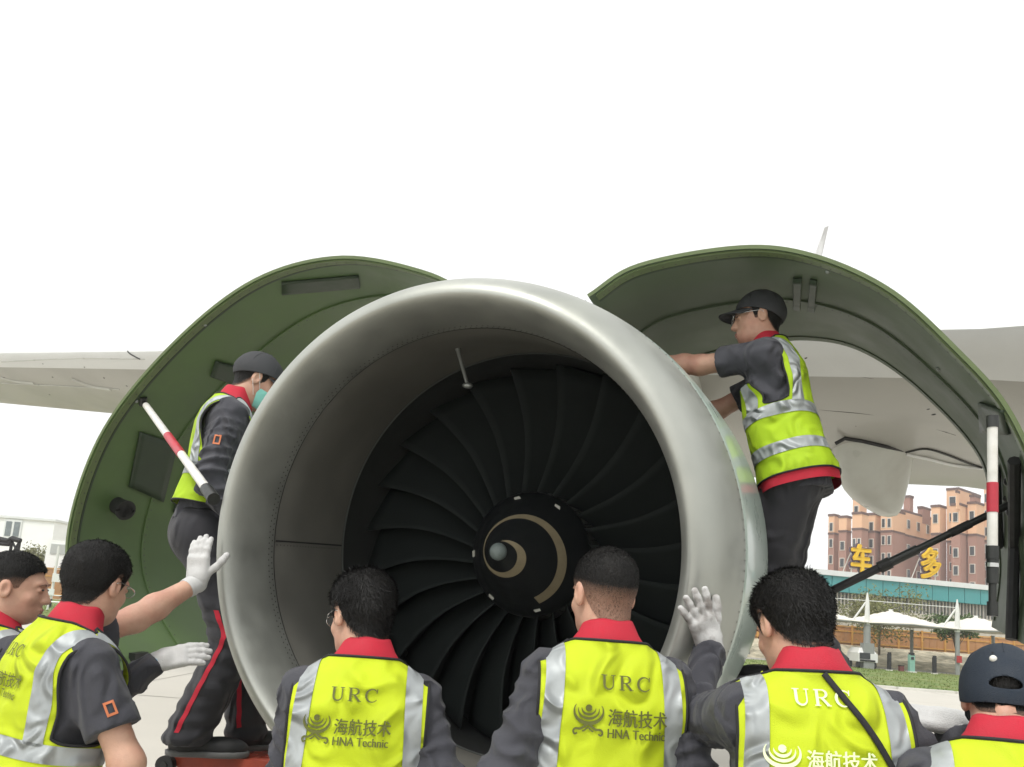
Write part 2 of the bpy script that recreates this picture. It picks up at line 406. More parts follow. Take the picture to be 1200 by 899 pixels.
def clip(V, T, f):
    """keep the part of a triangle mesh where f >= 0 (clean cut edge)"""
    T = tris(T); f = np.where(np.abs(f) < 1e-7, 1e-7, f); s = f > 0; c = s[T].sum(1)
    out = [tuple(t) for t in T[c == 3]]; V = list(map(tuple, V)); cache = {}
    def cut(i, j):
        k = (min(i, j), max(i, j))
        if k not in cache:
            t = f[i] / (f[i] - f[j]); a, b = np.array(V[i]), np.array(V[j]); V.append(tuple(a + (b - a) * t)); cache[k] = len(V) - 1
        return cache[k]
    for t in T[(c == 1) | (c == 2)]:
        poly = []
        for k in range(3):
            i, j = int(t[k]), int(t[(k + 1) % 3])
            if s[i]: poly.append(i)
            if s[i] != s[j]: poly.append(cut(i, j))
        for k in range(1, len(poly) - 1): out.append((poly[0], poly[k], poly[k + 1]))
    V = np.array(V); out = np.array(out, int).reshape(-1, 3)
    used = np.unique(out); mp = -np.ones(len(V), int); mp[used] = np.arange(len(used))
    return V[used], mp[out]


def loops(T):
    """boundary loops of a triangle mesh"""
    e = {}
    for a, b, c in T:
        for i, j in ((a, b), (b, c), (c, a)): e[(int(i), int(j))] = 1
    nx = {i: j for (i, j) in e if (j, i) not in e}; out = []
    while nx:
        s, j = next(iter(nx.items())); L = [s]; del nx[s]
        while j in nx: L.append(j); j = nx.pop(j)
        if len(L) > 6: out.append(L)
    return out


def xf(M, P): return np.asarray(P, float) @ M[:3, :3].T + M[:3, 3]


def Tm(x, y, z): m = np.eye(4); m[:3, 3] = (x, y, z); return m


def Rm(axis, a):
    c, s = math.cos(a), math.sin(a); m = np.eye(4); i, j = {'x': (1, 2), 'y': (2, 0), 'z': (0, 1)}[axis]
    m[i, i] = c; m[j, j] = c; m[i, j] = -s; m[j, i] = s; return m


def Sm(k): m = np.eye(4); m[0, 0] = m[1, 1] = m[2, 2] = k; return m


def unit(v): v = np.asarray(v, float); return v / np.linalg.norm(v)


def text_geo(s, bold=0.0):
    c = bpy.data.curves.new('t', 'FONT'); c.body = s; c.resolution_u = 3; c.offset = bold
    o = bpy.data.objects.new('t', c); COL.objects.link(o)
    dg = bpy.context.evaluated_depsgraph_get(); me = bpy.data.meshes.new_from_object(o.evaluated_get(dg))
    V = np.array([v.co[:] for v in me.vertices]); Fc = [tuple(p.vertices) for p in me.polygons]
    bpy.data.objects.remove(o); bpy.data.curves.remove(c); bpy.data.meshes.remove(me)
    lo, hi = V.min(0), V.max(0); V = V - (lo + hi) / 2
    return V[:, :2], Fc, hi - lo


def ribbon2(pts, w):
    """flat ribbon round a 2D polyline with a width at each point"""
    pts = np.asarray(pts, float); w = np.broadcast_to(np.asarray(w, float), (len(pts),))
    T = np.gradient(pts, axis=0); T /= np.linalg.norm(T, axis=1)[:, None] + 1e-12; Nn = np.stack([-T[:, 1], T[:, 0]], 1)
    V = np.concatenate([pts + Nn * w[:, None] / 2, pts - Nn * w[:, None] / 2]); n = len(pts)
    return V, [(i, i + n, i + 1 + n, i + 1) for i in range(n - 1)]


def arc2(cx, cy, rx, ry, a0, a1, n=14):
    t = np.radians(np.linspace(a0, a1, n)); return np.stack([cx + rx * np.cos(t), cy + ry * np.sin(t)], 1)


# ------------------------------------------------------------------ ground
def sheet(name, pts, z, m, kind='structure', parent=None):
    o = mk(name, [(x, y, z) for x, y in pts], [list(range(len(pts)))], m, parent, smooth=False)
    if parent is None: props(o, kind=kind)
    return o


sheet('ground', [(-1500, -1500), (1500, -1500), (1500, 1500), (-1500, 1500)], -0.012, M_DIRT)
LE_A, LE_B = atz(60, 729, 0), atz(1030, 806, 0)             # the edge where concrete meets the lawn


def edge_y(x): return LE_A[1] + (LE_B[1] - LE_A[1]) * (x - LE_A[0]) / (LE_B[0] - LE_A[0])


apron = sheet('apron', [(-120, -60), (120, -60), (120, edge_y(120)), (-120, edge_y(-120))], 0.0, M_CONC)
for k, x in enumerate(np.arange(-42.3, 45, 5.2)):
    mk('slab_joint', [(x, -20, .004), (x + .03, -20, .004), (x + .03, edge_y(x) - .3, .004), (x, edge_y(x) - .3, .004)], [(0, 1, 2, 3)], M_JOINT, apron, False)
for y in np.arange(-4.1, 25, 5.2):
    mk('slab_joint', [(-60, y, .005), (60, y, .005), (60, y + .03, .005), (-60, y + .03, .005)], [(0, 1, 2, 3)], M_JOINT, apron, False)
sheet('lawn', [(-140, edge_y(-140) + .25), (140, edge_y(140) + .25), (140, 47), (4, 47), (-10, 66), (-140, 66)], 0.012, M_LAWN)
kb = MB(); 
for x0 in np.arange(-60, 70, 2.0):
    kb.box((x0 + 1, (edge_y(x0) + edge_y(x0 + 2)) / 2 + .12, .03), (1.98, .2, .10))
props(kb.build('kerb', M_KERB), kind='structure')
# grass tufts on the lawn, one mass
g = np.random.default_rng(3); n = 26000
gx = g.uniform(-40, 42, n); gy = g.uniform(0, 1, n) ** 1.3 * 20 + edge_y(gx) + .3
hh = g.uniform(.03, .11, n); an = g.uniform(0, 6.28, n); wd = g.uniform(.01, .03, n)
b0 = np.stack([gx - wd * np.cos(an), gy - wd * np.sin(an), np.full(n, .012)], 1); b1 = np.stack([gx + wd * np.cos(an), gy + wd * np.sin(an), np.full(n, .012)], 1)
tp = np.stack([gx + g.normal(0, .03, n), gy + g.normal(0, .03, n), hh], 1)
props(mk('grass', np.concatenate([b0, b1, tp]), [(i, i + n, i + 2 * n) for i in range(n)], M_LAWN, None, False), kind='stuff')

# the dry bank behind the canopy and the road at its foot
sheet('service_road', [(2, 47.0), (140, 47.0), (140, 50.5), (2, 50.5)], 0.016, M_ROADD)
V = []; nx, ny = 90, 9
for i in range(nx):
    for j in range(ny):
        x = 4 + i * .9; t = j / (ny - 1); V.append((x, 50.6 + t * 6.5, 0.0 + 1.25 * t ** .8 + (g.normal(0, .06) if 0 < j < ny - 1 else 0)))
bank = mk('bank', V, [(i * ny + j, (i + 1) * ny + j, (i + 1) * ny + j + 1, i * ny + j + 1) for i in range(nx - 1) for j in range(ny - 1)], M_DIRT, None, True)
props(bank, kind='structure')


# ------------------------------------------------------------------ timber fences
def fence(x0, x1, y0, y1, z0, h, step, label, group=None):
    root = empty('timber_fence', (x0, y0, z0), label, 'fence', group)
    n = max(2, int(round(math.hypot(x1 - x0, y1 - y0) / step))); u = unit((x1 - x0, y1 - y0, 0)); nn = np.array([u[1], -u[0], 0])
    if nn[1] > 0: nn = -nn
    a = math.atan2(u[1], u[0]); R = Rm('z', a)[:3, :3]; w = math.hypot(x1 - x0, y1 - y0) / n
    bm0 = None
    for k in range(n):
        c = np.array((x0, y0, z0)) + u * w * (k + .5)
        for q in range(3):
            MB().box(c + u * (q - 1) * w / 3 + np.array((0, 0, h * (.47 + .012 * ((k + q) % 3)))), (w / 3 - .02, .04, h * .92), R).build('board', M_FENCE, root, False)
    for k in range(n + 1):
        MB().box(np.array((x0, y0, z0)) + u * w * k + nn * .07 + np.array((0, 0, h * .52)), (.13, .1, h * 1.04), R).build('post', M_FENCEP, root, False)
    for zz in (.16, .72, .97):
        MB().box((np.array((x0, y0, z0)) + np.array((x1, y1, z0))) / 2 + nn * .05 + np.array((0, 0, h * zz)), (w * n, .05, .09), R).build('rail', M_FENCEP, root, False)
    return root


fence(17, 42, 57.2, 58.5, 1.2, 1.45, 1.75, 'orange timber fence on the dry bank behind the white canopy')
_fl = at(-60, 690, 66); _fr = at(150, 702, 66)
fence(_fl[0], _fr[0], 66, 66, 0.0, 2.7, 2.2, 'brown timber fence beyond the lawn, behind the leftmost workers')

# ------------------------------------------------------------------ white tensile canopy
cn = empty('shade_canopy', (25, 46.5, 0), 'white tensile shade canopy on masts between lawn and teal building', 'canopy')
PY0, PY1 = 46.3, 51.5
mastpx = [(1016, 1), (1122, 1), (1228, 1)]
mx_ = [at(p, 750, PY0)[0] for p, _ in mastpx]; dx = mx_[1] - mx_[0]; mx_ = [mx_[0] - dx] + mx_
for i, x in enumerate(mx_):
    MB().tube([(x, PY0, 0), (x, PY0, 2.6)], .13 if i != 1 else .2, 10).build('post', M_POSTG, cn)
    if i == 1: MB().box((x, PY0 - .05, .75), (.62, .5, 1.5)).build('plinth', M_POSTG, cn, False)
    MB().tube([(x, PY0, 2.55), (x, PY0, 3.9), (x, PY0, 4.5)], [.16, .12, .03], 10).build('mast', M_MAST, cn)
    MB().tube([(x - .9, PY0 + .2, 2.6), (x - .1, PY0, 3.9)], .06, 6).build('stay', M_MAST, cn)
    MB().tube([(x, PY1, 0), (x, PY1, 2.6)], .11, 8).build('post', M_POSTG, cn)
MB().box((mx_[2], PY0 - .17, .95), (.28, .08, .4)).build('notice', mat('red_notice', (.4, .03, .03), .6), cn, False)
MB().tube([(mx_[0], PY0, 4.0), (mx_[1], PY0, 4.02), (mx_[2], PY0, 4.0)], .025, 6).build('cable', M_MAST, cn)
for i in range(3):
    V = []; n = 17
    for a in range(n):
        for b in range(n):
            s, t = a / (n - 1) * 2 - 1, b / (n - 1) * 2 - 1
            rr = max(abs(s), abs(t)); r2 = math.hypot(s, t)
            zz = 2.72 + 0.95 * max(0, 1 - rr) ** 1.2 + .22 * (1 - abs(s)) * (abs(t) > .98) * 0 + .12 * (1 - min(1, abs(s))) * abs(t)
            pin = 1 - .10 * (1 - s * s) * (abs(t)) ** 3 * np.sign(1)
            V.append((mx_[i] + dx * (s + 1) / 2, (PY0 + PY1) / 2 + (PY1 - PY0) / 2 * 1.12 * t * pin, zz))
    Fq = [(a * n + b, (a + 1) * n + b, (a + 1) * n + b + 1, a * n + b + 1) for a in range(n - 1) for b in range(n - 1)]
    o = mk('membrane', V, Fq, M_MEMB, cn); sm = o.modifiers.new('s', 'SOLIDIFY'); sm.thickness = .03
    MB().tube([(mx_[i] + dx / 2, (PY0 + PY1) / 2, 3.55), (mx_[i] + dx / 2, (PY0 + PY1) / 2, 3.72)], .12, 8).build('peak_ring', M_MAST, cn)
    MB().tube([(mx_[i], PY0 - .1, 2.66), (mx_[i] + dx / 2, PY0 - .05, 2.78), (mx_[i] + dx, PY0 - .1, 2.66)], .035, 6).build('edge_rail', M_POSTG, cn)

# small things under the canopy
def post_thing(px, py, h, label, m, m2, w=.22):
    p = atz(px, py, 0.02); o = empty('charging_post', p, label, 'post')
    MB().box(p + (0, 0, h * .45), (w, w * .8, h * .9)).build('body', m, o, False)
    MB().box(p + (0, 0, .03), (w * 1.5, w * 1.3, .06)).build('base', M_KERB, o, False)
    MB().box(p + (0, -.02, h * .93), (w * .8, w * .7, h * .14)).build('head', m2, o, False)
    MB().box(p + (0, -w * .42, h * .72), (w * .55, .03, h * .14)).build('display', M_PANE, o, False)
    return o


post_thing(1042, 786, 1.05, 'slim black charging post nearest the white cart', M_BLACKP, M_BLACKP, .19)
post_thing(1068, 788, 1.12, 'pale green charging post with dark head under the canopy', M_GREENP, M_BLACKP, .30)
post_thing(1095, 790, 1.05, 'slim black charging post right of the pale green one', M_BLACKP, M_BLACKP, .19)
p = atz(1056, 787, 0.02); o = empty('utility_box', p, 'small dark red box on the ground left of the pale green post', 'box')
MB().box(p + (0, 0, .17), (.24, .2, .3)).build('body', mat('box_red', (.16, .05, .05), .6), o, False)
MB().box(p + (0, 0, .34), (.28, .24, .04)).build('lid', M_BLACKP, o, False)
p = atz(1013, 783, 0.02); o = empty('utility_cart', p, 'small white utility cart parked behind the thick grey canopy post', 'cart')
MB().box(p + (.1, .5, .62), (1.15, 1.5, .5)).build('body', M_CARTW, o, False)
MB().rings([[p + (x, y, z) for x, y in ((-.48, -.2), (.62, -.2), (.62, 1.2), (-.48, 1.2))] for z in (.87,)] + [[p + (x, y, 1.18) for x, y in ((-.34, 0), (.5, 0), (.5, 1.05), (-.34, 1.05))]], caps=True).build('cab', M_CARTW, o, False)
MB().box(p + (-.1, -.27, .72), (.62, .04, .36)).build('windscreen', M_PANE, o, False)
MB().box(p + (.05, -.28, .45), (.9, .05, .1)).build('bumper', M_BLACKP, o, False)
for sx in (-.4, .55):
    for sy in (-.05, 1.05):
        MB().tube([p + (sx - .07, sy, .19), p + (sx + .07, sy, .19)], .19, 12).build('wheel', M_RUB, o)


# ------------------------------------------------------------------ trees
def tree(name, base, h, rx, rz, m, nleaf, size, label, seed, trunk_r=.09, sparse=False):
    g = np.random.default_rng(seed); base = np.asarray(base, float); o = empty(name, base, label, 'tree')
    ctr = base + (0, 0, h - rz)
    b = MB(); b.tube([base, base + (.05, 0, h * .35), base + (0, .05, h * .75)], [trunk_r, trunk_r * .75, trunk_r * .3], 8)
    tips = []
    for k in range(16):
        a = g.uniform(0, 6.28); s = base + (0, 0, h * g.uniform(.25, .6)); e = ctr + np.array((math.cos(a) * rx * .85, math.sin(a) * rx * .85, g.uniform(-.6, .85) * rz)) * g.uniform(.6, 1)
        b.tube([s, (s + e) / 2 + (0, 0, .12 * h * g.uniform(0, 1)), e], [trunk_r * .4, trunk_r * .22, trunk_r * .06], 5); tips.append(e)
    b.build('trunk', M_BARK, o)
    cl = [ctr + g.normal(0, 1, 3) * (rx * .42, rx * .42, rz * .42) for _ in range(22)] + tips
    c = np.array(cl)[g.integers(0, len(cl), nleaf)] + g.normal(0, 1, (nleaf, 3)) * (rx * .2, rx * .2, rz * .17)
    d1 = g.normal(0, 1, (nleaf, 3)); d1 /= np.linalg.norm(d1, axis=1)[:, None]; d2 = g.normal(0, 1, (nleaf, 3)); d2 = np.cross(d1, d2); d2 /= np.linalg.norm(d2, axis=1)[:, None]
    s = g.uniform(.6, 1.3, (nleaf, 1)) * size
    V = np.concatenate([c - d1 * s, c + d2 * s * .45, c + d1 * s, c - d2 * s * .45])
    mk('crown', V, [(i, i + nleaf, i + 2 * nleaf, i + 3 * nleaf) for i in range(nleaf)], m, o, False)


p = at(1030, 760, 54); tree('sparse_tree', (p[0], 54, .6), 5.0, 2.6, 2.0, M_LEAFS, 5200, .10, 'sparse olive spring tree behind the left peak of the canopy', 5)
p = at(1120, 760, 53.5); tree('leafy_tree', (p[0], 53.5, .5), 3.5, 1.35, .85, M_LEAF, 2600, .13, 'dense bright green tree behind the canopy mast on the right', 6)
p = at(36, 690, 74); tree('bushy_tree', (p[0], 74, 0), 4.9, 2.0, 1.6, M_LEAFS, 2600, .16, 'yellow green tree above the brown fence at far left', 8)

# ------------------------------------------------------------------ teal building with sign characters
tb = empty('teal_hall', at(1065, 755, 61) * (1, 1, 0), 'long low hall with teal fascia and white coping behind the canopy', 'building')
TA, TB_ = at(930, 750, 59.2), at(1260, 770, 64.5)
tu = unit((TB_ - TA) * (1, 1, 0)); tl = np.linalg.norm((TB_ - TA)[:2]); tn = np.array([tu[1], -tu[0], 0]); TR = np.stack([tu, -tn, (0, 0, 1)], 1)


def tbox(a, b, off, z0, z1, dep): return MB().box(TA * (1, 1, 0) + tu * (a + b) / 2 + tn * (off - dep / 2) + np.array((0, 0, (z0 + z1) / 2)), (b - a, dep, z1 - z0), TR)


tbox(0, tl, 0, 0, 4.1, 10).build('wall', mat('hall_wall', (.55, .52, .44), .8), tb, False)
tbox(0, tl, -.35, 4.1, 5.25, 9).build('window_band', M_GREYW, tb, False)
k = 0; n = int(tl / 1.5)
for i in range(n): tbox(i * 1.5, i * 1.5 + 1.44, .35, 5.25, 6.45, 10.4).build('fascia_panel', M_TEAL, tb, False)
tbox(0, tl, .5, 6.45, 6.85, 10.7).build('coping', M_WHITEB, tb, False)
fb = MB()
for i in range(int(tl / .32)): 
    c = TA * (1, 1, 0) + tu * (i * .32) + tn * -.25 + np.array((0, 0, 4.67)); fb.box(c, (.10, .14, 1.14), TR)
props(fb.build('window_fin', M_FRAME, tb, False), kind='stuff')


def roof_sign(ch, px, ptop, pbot, wpx, label):
    d = ray(px, 660)[:2]; A = np.array([d, -tu[:2]]).T; t = np.linalg.solve(A, TA[:2] - CAM[:2]); D = t[0] * d[1]
    top, bot = at(px, ptop, D), at(px, pbot, D); h = top[2] - bot[2]; w = wpx / FPX * D * 1.05
    z0 = 6.86; c0 = np.array((top[0], top[1], 0)) + tn * .25
    o = empty('rooftop_sign', c0 + np.array((0, 0, z0)), label, 'sign', None)
    V2, Fc, dim = text_geo(ch)
    V2 = V2 / dim[:2] * np.array([w, h])
    def ext(Vp, f, y0, y1, m, nm, grow=0.0):
        # thicken the glyph by stacking slightly shifted copies of the outline
        b = MB()
        for (ox, oy) in ([(0, 0)] if grow == 0 else [(grow * math.cos(q), grow * math.sin(q)) for q in np.arange(8) * math.pi / 4]):
            nV = len(Vp); e = {}
            for ff in f:
                for q in range(len(ff)):
                    i, j = ff[q], ff[(q + 1) % len(ff)]; e[(i, j)] = 1
            bd = [(i, j) for (i, j) in e if (j, i) not in e]
            jit = 0.0007 * (hash((round(ox, 3), round(oy, 3))) % 9)
            P0 = c0 + (Vp[:, :1] + ox) * tu + np.array((0, 0, 1.)) * (Vp[:, 1:] + oy + z0 + h / 2 + .1) + tn * (y0 + jit); P1 = P0 - tn * (y0 - y1)
            b.add(np.concatenate([P0, P1]), [tuple(x) for x in f] + [(i, i + nV, j + nV, j) for i, j in bd])
        return b.build(nm, m, o, False)
    ext(V2, Fc, .30, .12, M_YEL, 'character', grow=h * .032)
    ext(V2, Fc, .10, -.05, M_SIGND, 'character_edge', grow=h * .075)
    for s in (-.4, .4):
        MB().tube([c0 + tu * s * w - tn * .1 + np.array((0, 0, 6.85)), c0 + tu * s * w - tn * .1 + np.array((0, 0, z0 + h))], .05, 6).build('strut', M_FRAME, o)
        MB().tube([c0 + tu * s * w - tn * 1.2 + np.array((0, 0, 6.85)), c0 + tu * s * w - tn * .12 + np.array((0, 0, z0 + h * .8))], .045, 6).build('strut', M_FRAME, o)
    for s in (.15, .85): MB().tube([c0 - tu * .5 * w - tn * .1 + np.array((0, 0, z0 + h * s)), c0 + tu * .5 * w - tn * .1 + np.array((0, 0, z0 + h * s))], .05, 6).build('cross_bar', M_FRAME, o)


roof_sign('车', 1005, 642, 673, 23, 'yellow rooftop character sign at left, nearer the standing mechanic')
roof_sign('多', 1086, 650, 685, 23, 'yellow rooftop character sign at right, below the bent rod')

# ------------------------------------------------------------------ apartment blocks
ZP = lambda z: 960 + z / 5.286
ZY = lambda z: 550 + z / 5.286
WIN_ME = {}


def window_at(c, u, parent, w=.95, h=1.35, arch=False):
    n = np.array([u[1], -u[0], 0]); n = n if n @ (CAM - c) > 0 else -n; R = np.stack([u, -n, (0, 0, 1)], 1)
    f = MB().box(c + n * .03, (w + .24, .10, h + .24), R).build('window', M_FRAME, parent, False)
    MB().box(c + n * .10, (w, .05, h), R).build('pane', M_PANE, f, False)


def block(root, x0, xm, x1, ytop, D, zsplit=19.6, cols_l=1, cols_r=0, lower=M_BRWN, step=2.85, box=False):
    X = [ZP(x0), ZP(xm), ZP(x1)]; d = [ray(q, 640)[:2] for q in X]
    c = at(X[1], 640, D)[:2]; tl_, tr_ = np.array([-.6, .8]), np.array([.8, .6])
    def meet(dd, t): s = np.linalg.solve(np.array([dd, -t]).T, c - CAM[:2]); return c + t * s[1], s[1]
    l, ll = meet(d[0], tl_); r, lr = meet(d[2], tr_); b = l + r - c
    top = at(X[1], ZY(ytop), D)[2]; zs = min(zsplit, top - .5)
    def prism(z0, z1, g=0.0):
        ctr = (l + r) / 2; q = [p + unit(p - ctr) * g for p in (c, r, b, l)]
        return [(x, y, z) for z in (z0, z1) for x, y in q], [(0, 1, 5, 4), (1, 2, 6, 5), (2, 3, 7, 6), (3, 0, 4, 7), (4, 5, 6, 7), (3, 2, 1, 0)]
    if not box:
        mk('lower_wall', *prism(0, zs), lower, root, False); mk('string_course', *prism(zs, zs + .35, .10), M_EAVE, root, False)
        mk('upper_wall', *prism(zs + .35, top - .4), M_SALM, root, False)
    else: mk('plant_room', *prism(top - 3, top - .4), lower, root, False)
    mk('roof_edge', *prism(top - .4, top, .14), M_EAVE, root, False)
    if box: return
    z = top - 2.3
    while z > 8.5:
        if abs(z - zs) > .9:
            for k in range(cols_l):
                f = (k + .5) / cols_l; p = c + (l - c) * f; window_at(np.array([p[0], p[1], z]), np.array([*unit(tl_), 0]), root, min(.95, ll / cols_l * .45))
            for k in range(cols_r):
                f = (k + .5) / cols_r; p = c + (r - c) * f; window_at(np.array([p[0], p[1], z]), np.array([*unit(tr_), 0]), root, min(.8, lr / cols_r * .4))
        z -= step


a1 = empty('apartment_block', at(1045, 750, 124) * (1, 1, 0), 'salmon and brown apartment block with stepped bays behind the left roof sign', 'building')
for args in ((55, 92, 122, 275, 132, 1, 0), (120, 168, 197, 285, 128, 1, 0), (203, 262, 302, 262, 124, 2, 0), (300, 345, 382, 268, 126, 1, 0), (380, 452, 530, 245, 124, 2, 0)):
    block(a1, *args[:5], cols_l=args[5], cols_r=args[6])
block(a1, 505, 520, 700, 248, 127, cols_l=0, cols_r=3, step=4.2)
block(a1, 205, 250, 292, 170, 130, cols_l=1)
block(a1, 522, 560, 582, 160, 129, box=True, lower=M_BRWN)
block(a1, 610, 640, 690, 228, 131, box=True, lower=M_BRWN)
a2 = empty('apartment_tower', at(1130, 750, 122) * (1, 1, 0), 'tall salmon apartment tower with brown lower storeys behind the red banded rod', 'building')
for args in ((694, 748, 788, 218, 123, 1, 0), (790, 868, 1004, 112, 130, 1, 0), (818, 874, 920, 208, 121, 1, 0), (921, 976, 1024, 198, 121, 1, 0), (1024, 1050, 1090, 95, 127, 1, 0), (1090, 1150, 1240, 150, 122, 2, 0)):
    block(a2, *args[:5], cols_l=args[5], cols_r=args[6])
block(a2, 848, 856, 872, 130, 120.5, box=True, lower=M_SALM)
block(a2, 935, 965, 1000, 155, 124, box=True, lower=M_BRWN)

# ------------------------------------------------------------------ far left
pb = empty('pale_house', at(20, 690, 84) * (1, 1, 0), 'pale white building fading into the sky at far left', 'building')
A, B = at(-120, 690, 84), at(52, 690, 84)
zt = at(20, 608, 84)[2]
MB().box(((A[0] + B[0]) / 2, 88, zt / 2), (B[0] - A[0], 8, zt)).build('wall', M_PALEB, pb, False)
MB().box(((A[0] + B[0]) / 2, 88, zt + .12), (B[0] - A[0] + .4, 8.4, .24)).build('roof_edge', M_WHITEB, pb, False)
for px, py in ((15, 620), (-30, 618)):
    q = at(px, py, 83.95); f = MB().box(q, (1.9, .12, 2.1)).build('window', M_WHITEB, pb, False)
    MB().box(q - (.45, .08, 0), (.62, .05, 1.6)).build('pane', M_GREYW, f, False); MB().box(q + (.45, -.08, 0), (.62, .05, 1.6)).build('pane', M_GREYW, f, False)
ph = empty('shed', at(50, 690, 72) * (1, 1, 0), 'low brown pitched shed behind the brown fence', 'shed')
A, B = at(38, 690, 71), at(84, 690, 71); ze = at(50, 668, 71)[2]; zr = at(60, 648, 71)[2]
MB().box(((A[0] + B[0]) / 2, 73, ze / 2), (B[0] - A[0], 4, ze)).build('wall', M_BROWNL, ph, False)
xm = A[0] * .4 + B[0] * .6
mk('roof', [(A[0] - .3, 70.8, ze), (xm, 70.8, zr), (B[0] + .3, 70.8, ze), (A[0] - .3, 75.2, ze), (xm, 75.2, zr), (B[0] + .3, 75.2, ze)], [(0, 1, 4, 3), (1, 2, 5, 4), (0, 2, 1), (3, 4, 5), (0, 3, 5, 2)], mat('shed_roof', (.22, .17, .12), .8, 0, .15, 2), ph, False)
q = at(78, 640, 70); w0 = empty('equipment_cabinet', (q[0], 70, 0), 'white rooftop equipment cabinet with grille beside the open cowl edge', 'cabinet')
MB().box((q[0], 70, 2.6), (2.6, 1.6, 5.2)).build('case', M_PALEB, w0, False); MB().box((q[0] - .1, 69.17, 4.4), (1.6, .06, .9)).build('grille', mat('grille_grey', (.45, .47, .46), .6), w0, False)
MB().box((q[0], 69.15, 2.2), (1.2, .06, .5)).build('vent', M_BLACKP, w0, False)
q0 = atz(58, 712, 0); q0[1] = q0[1]; D0 = q0[1]
lp = empty('marker_pole', q0, 'slim white pole with small signs standing on the lawn at left', 'pole')
qt = at(66, 640, D0)[2]
MB().tube([q0, q0 + (0, 0, .5)], .09, 8).build('base', M_STEEL, lp)
MB().tube([q0 + (0, 0, .5), q0 + (0, 0, qt)], .075, 8).build('pole', M_MAST, lp)
MB().box(q0 + (.25, -.1, 1.75), (.6, .05, .5)).build('plate', M_MAST, lp, False)
MB().box(q0 + (0, -.12, .9), (.38, .05, .38)).build('plate', M_WHITEB, lp, False)
rl = empty('barrier_rail', atz(55, 716, 0), 'low white barrier rails crossing the lawn at far left', 'barrier')
for py in (704, 715):
    A, B = atz(-40, py - 7, 0), atz(150, py + 7, 0)
    MB().tube([A + (0, 0, .45), B + (0, 0, .45)], .05, 6).build('rail', M_MAST, rl)
    for t in np.linspace(0.02, .98, 7): MB().tube([A + (B - A) * t, A + (B - A) * t + (0, 0, .45)], .05, 6).build('post', M_MAST, rl)
# dark roof frame of a service vehicle beyond the leftmost worker
D1 = 16.0; P = lambda x, y: at(x, y, D1)
bf = empty('service_gantry', P(0, 690) * (1, 1, 0), 'black steel gantry frame above the leftmost worker', 'gantry')
MB().tube([P(-40, 626), P(0, 632), P(9, 634), P(14, 631), P(24, 634)], .055, 8).build('beam', M_BLACKP, bf)
MB().tube([P(-40, 632), P(0, 637), P(10, 638), P(14, 634)], .045, 8).build('beam', M_BLACKP, bf)
for x in (-34, 14, 23):
    t = P(x, 635); MB().tube([t, (t[0], t[1], 0)], .03, 6).build('leg', M_BLACKP, bf)
MB().tube([P(15, 648), P(22, 636)], .022, 6).build('brace', M_BLACKP, bf); MB().tube([P(15, 636), P(22, 650)], .022, 6).build('brace', M_BLACKP, bf)
# ------------------------------------------------------------------ the airliner: engine, cowls, wing
PSI, TILT, LEN = rad(21.7), rad(4.2), 1.055
AX = np.array([math.sin(PSI) * math.cos(TILT), math.cos(PSI) * math.cos(TILT), math.sin(TILT)])
E1 = np.array([math.cos(PSI), -math.sin(PSI), 0]); E2 = np.cross(E1, AX); E2 = E2 * np.sign(E2[2])
EO = at(627, 650, 3.5) - AX * LEN


def ep(s, r, th): return EO + AX * s + r * (math.cos(th) * E1 + math.sin(th) * E2)


def eq(s, x, y): return EO + AX * s + x * E1 + y * E2


def unp(px, py, s):
    d = ray(px, py); q = EO + AX * s; p = CAM + d * (((q - CAM) @ AX) / (d @ AX)) - q
    return p @ E1, p @ E2


air = empty('airliner', (EO[0], EO[1], 0), 'airliner with bare metal engine inlet, both green-lined cowls swung open', 'airplane')


def lathe(prof, n=144, a0=0, a1=2 * math.pi):
    full = abs(a1 - a0 - 2 * math.pi) < 1e-6; th = np.linspace(a0, a1, n, endpoint=not full)
    R = [[ep(s, r, t) for t in th] for s, r in prof]
    return MB().rings(R, close=full)


rh, rt, ro = .855, .802, 1.004
t_ = np.linspace(0, 1, 18)
lip_out = [(.60 * (1 - math.cos(q * math.pi / 2)), rh + (ro - rh) * math.sin(q * math.pi / 2)) for q in t_]
lip_in = [(.22 * (1 - math.cos(q * math.pi / 2)), rh - (rh - rt) * math.sin(q * math.pi / 2)) for q in t_]
SJ, SR = .232, .29
_ro = lambda s: float(np.interp(s, [p[0] for p in lip_out], [p[1] for p in lip_out]))
eng = lathe([(SR + .003, _ro(SR) - .002), (SR + .008, _ro(SR + .008))] + [(q, _ro(q)) for q in (.33, .38, .44, .52)] + [(.6, 1.004), (.8, 1.012), (.95, 1.015), (1.0, 1.012), (1.0, .93)]).build('engine', M_PAINT, air)
lip_prof = [p for p in reversed(lip_out) if p[0] < SR] + lip_in[1:] + [(SJ, rt)]
lip_prof = [(SR + .002, _ro(SR) - .003), (SR, float(np.interp(SR, [p[0] for p in lip_out], [p[1] for p in lip_out])))] + lip_prof
_lm = lathe(lip_prof, 200); _lm.build('lip_skin', M_LIP, eng)
bLip = BVHTree.FromPolygons([Vector(v) for v in np.concatenate(_lm.V)], [tuple(f) for f in _lm.F])
lathe([(SJ + .004, rt + .002), (.30, rt + .004), (.42, .818), (.55, .838), (.70, .858), (.80, .868)], 160).build('inlet_liner', M_LINER, eng)
lathe([(.803, .8735), (.84, .874), (.86, .880), (1.02, .882), (1.25, .882), (1.5, .86)], 160).build('fan_case', M_FANCASE, eng)
lathe([(.798, .866), (.806, .862), (.812, .866), (.815, .876)], 160).build('case_ring', mat('case_ring_metal', (.16, .17, .16), .4, .6), eng)
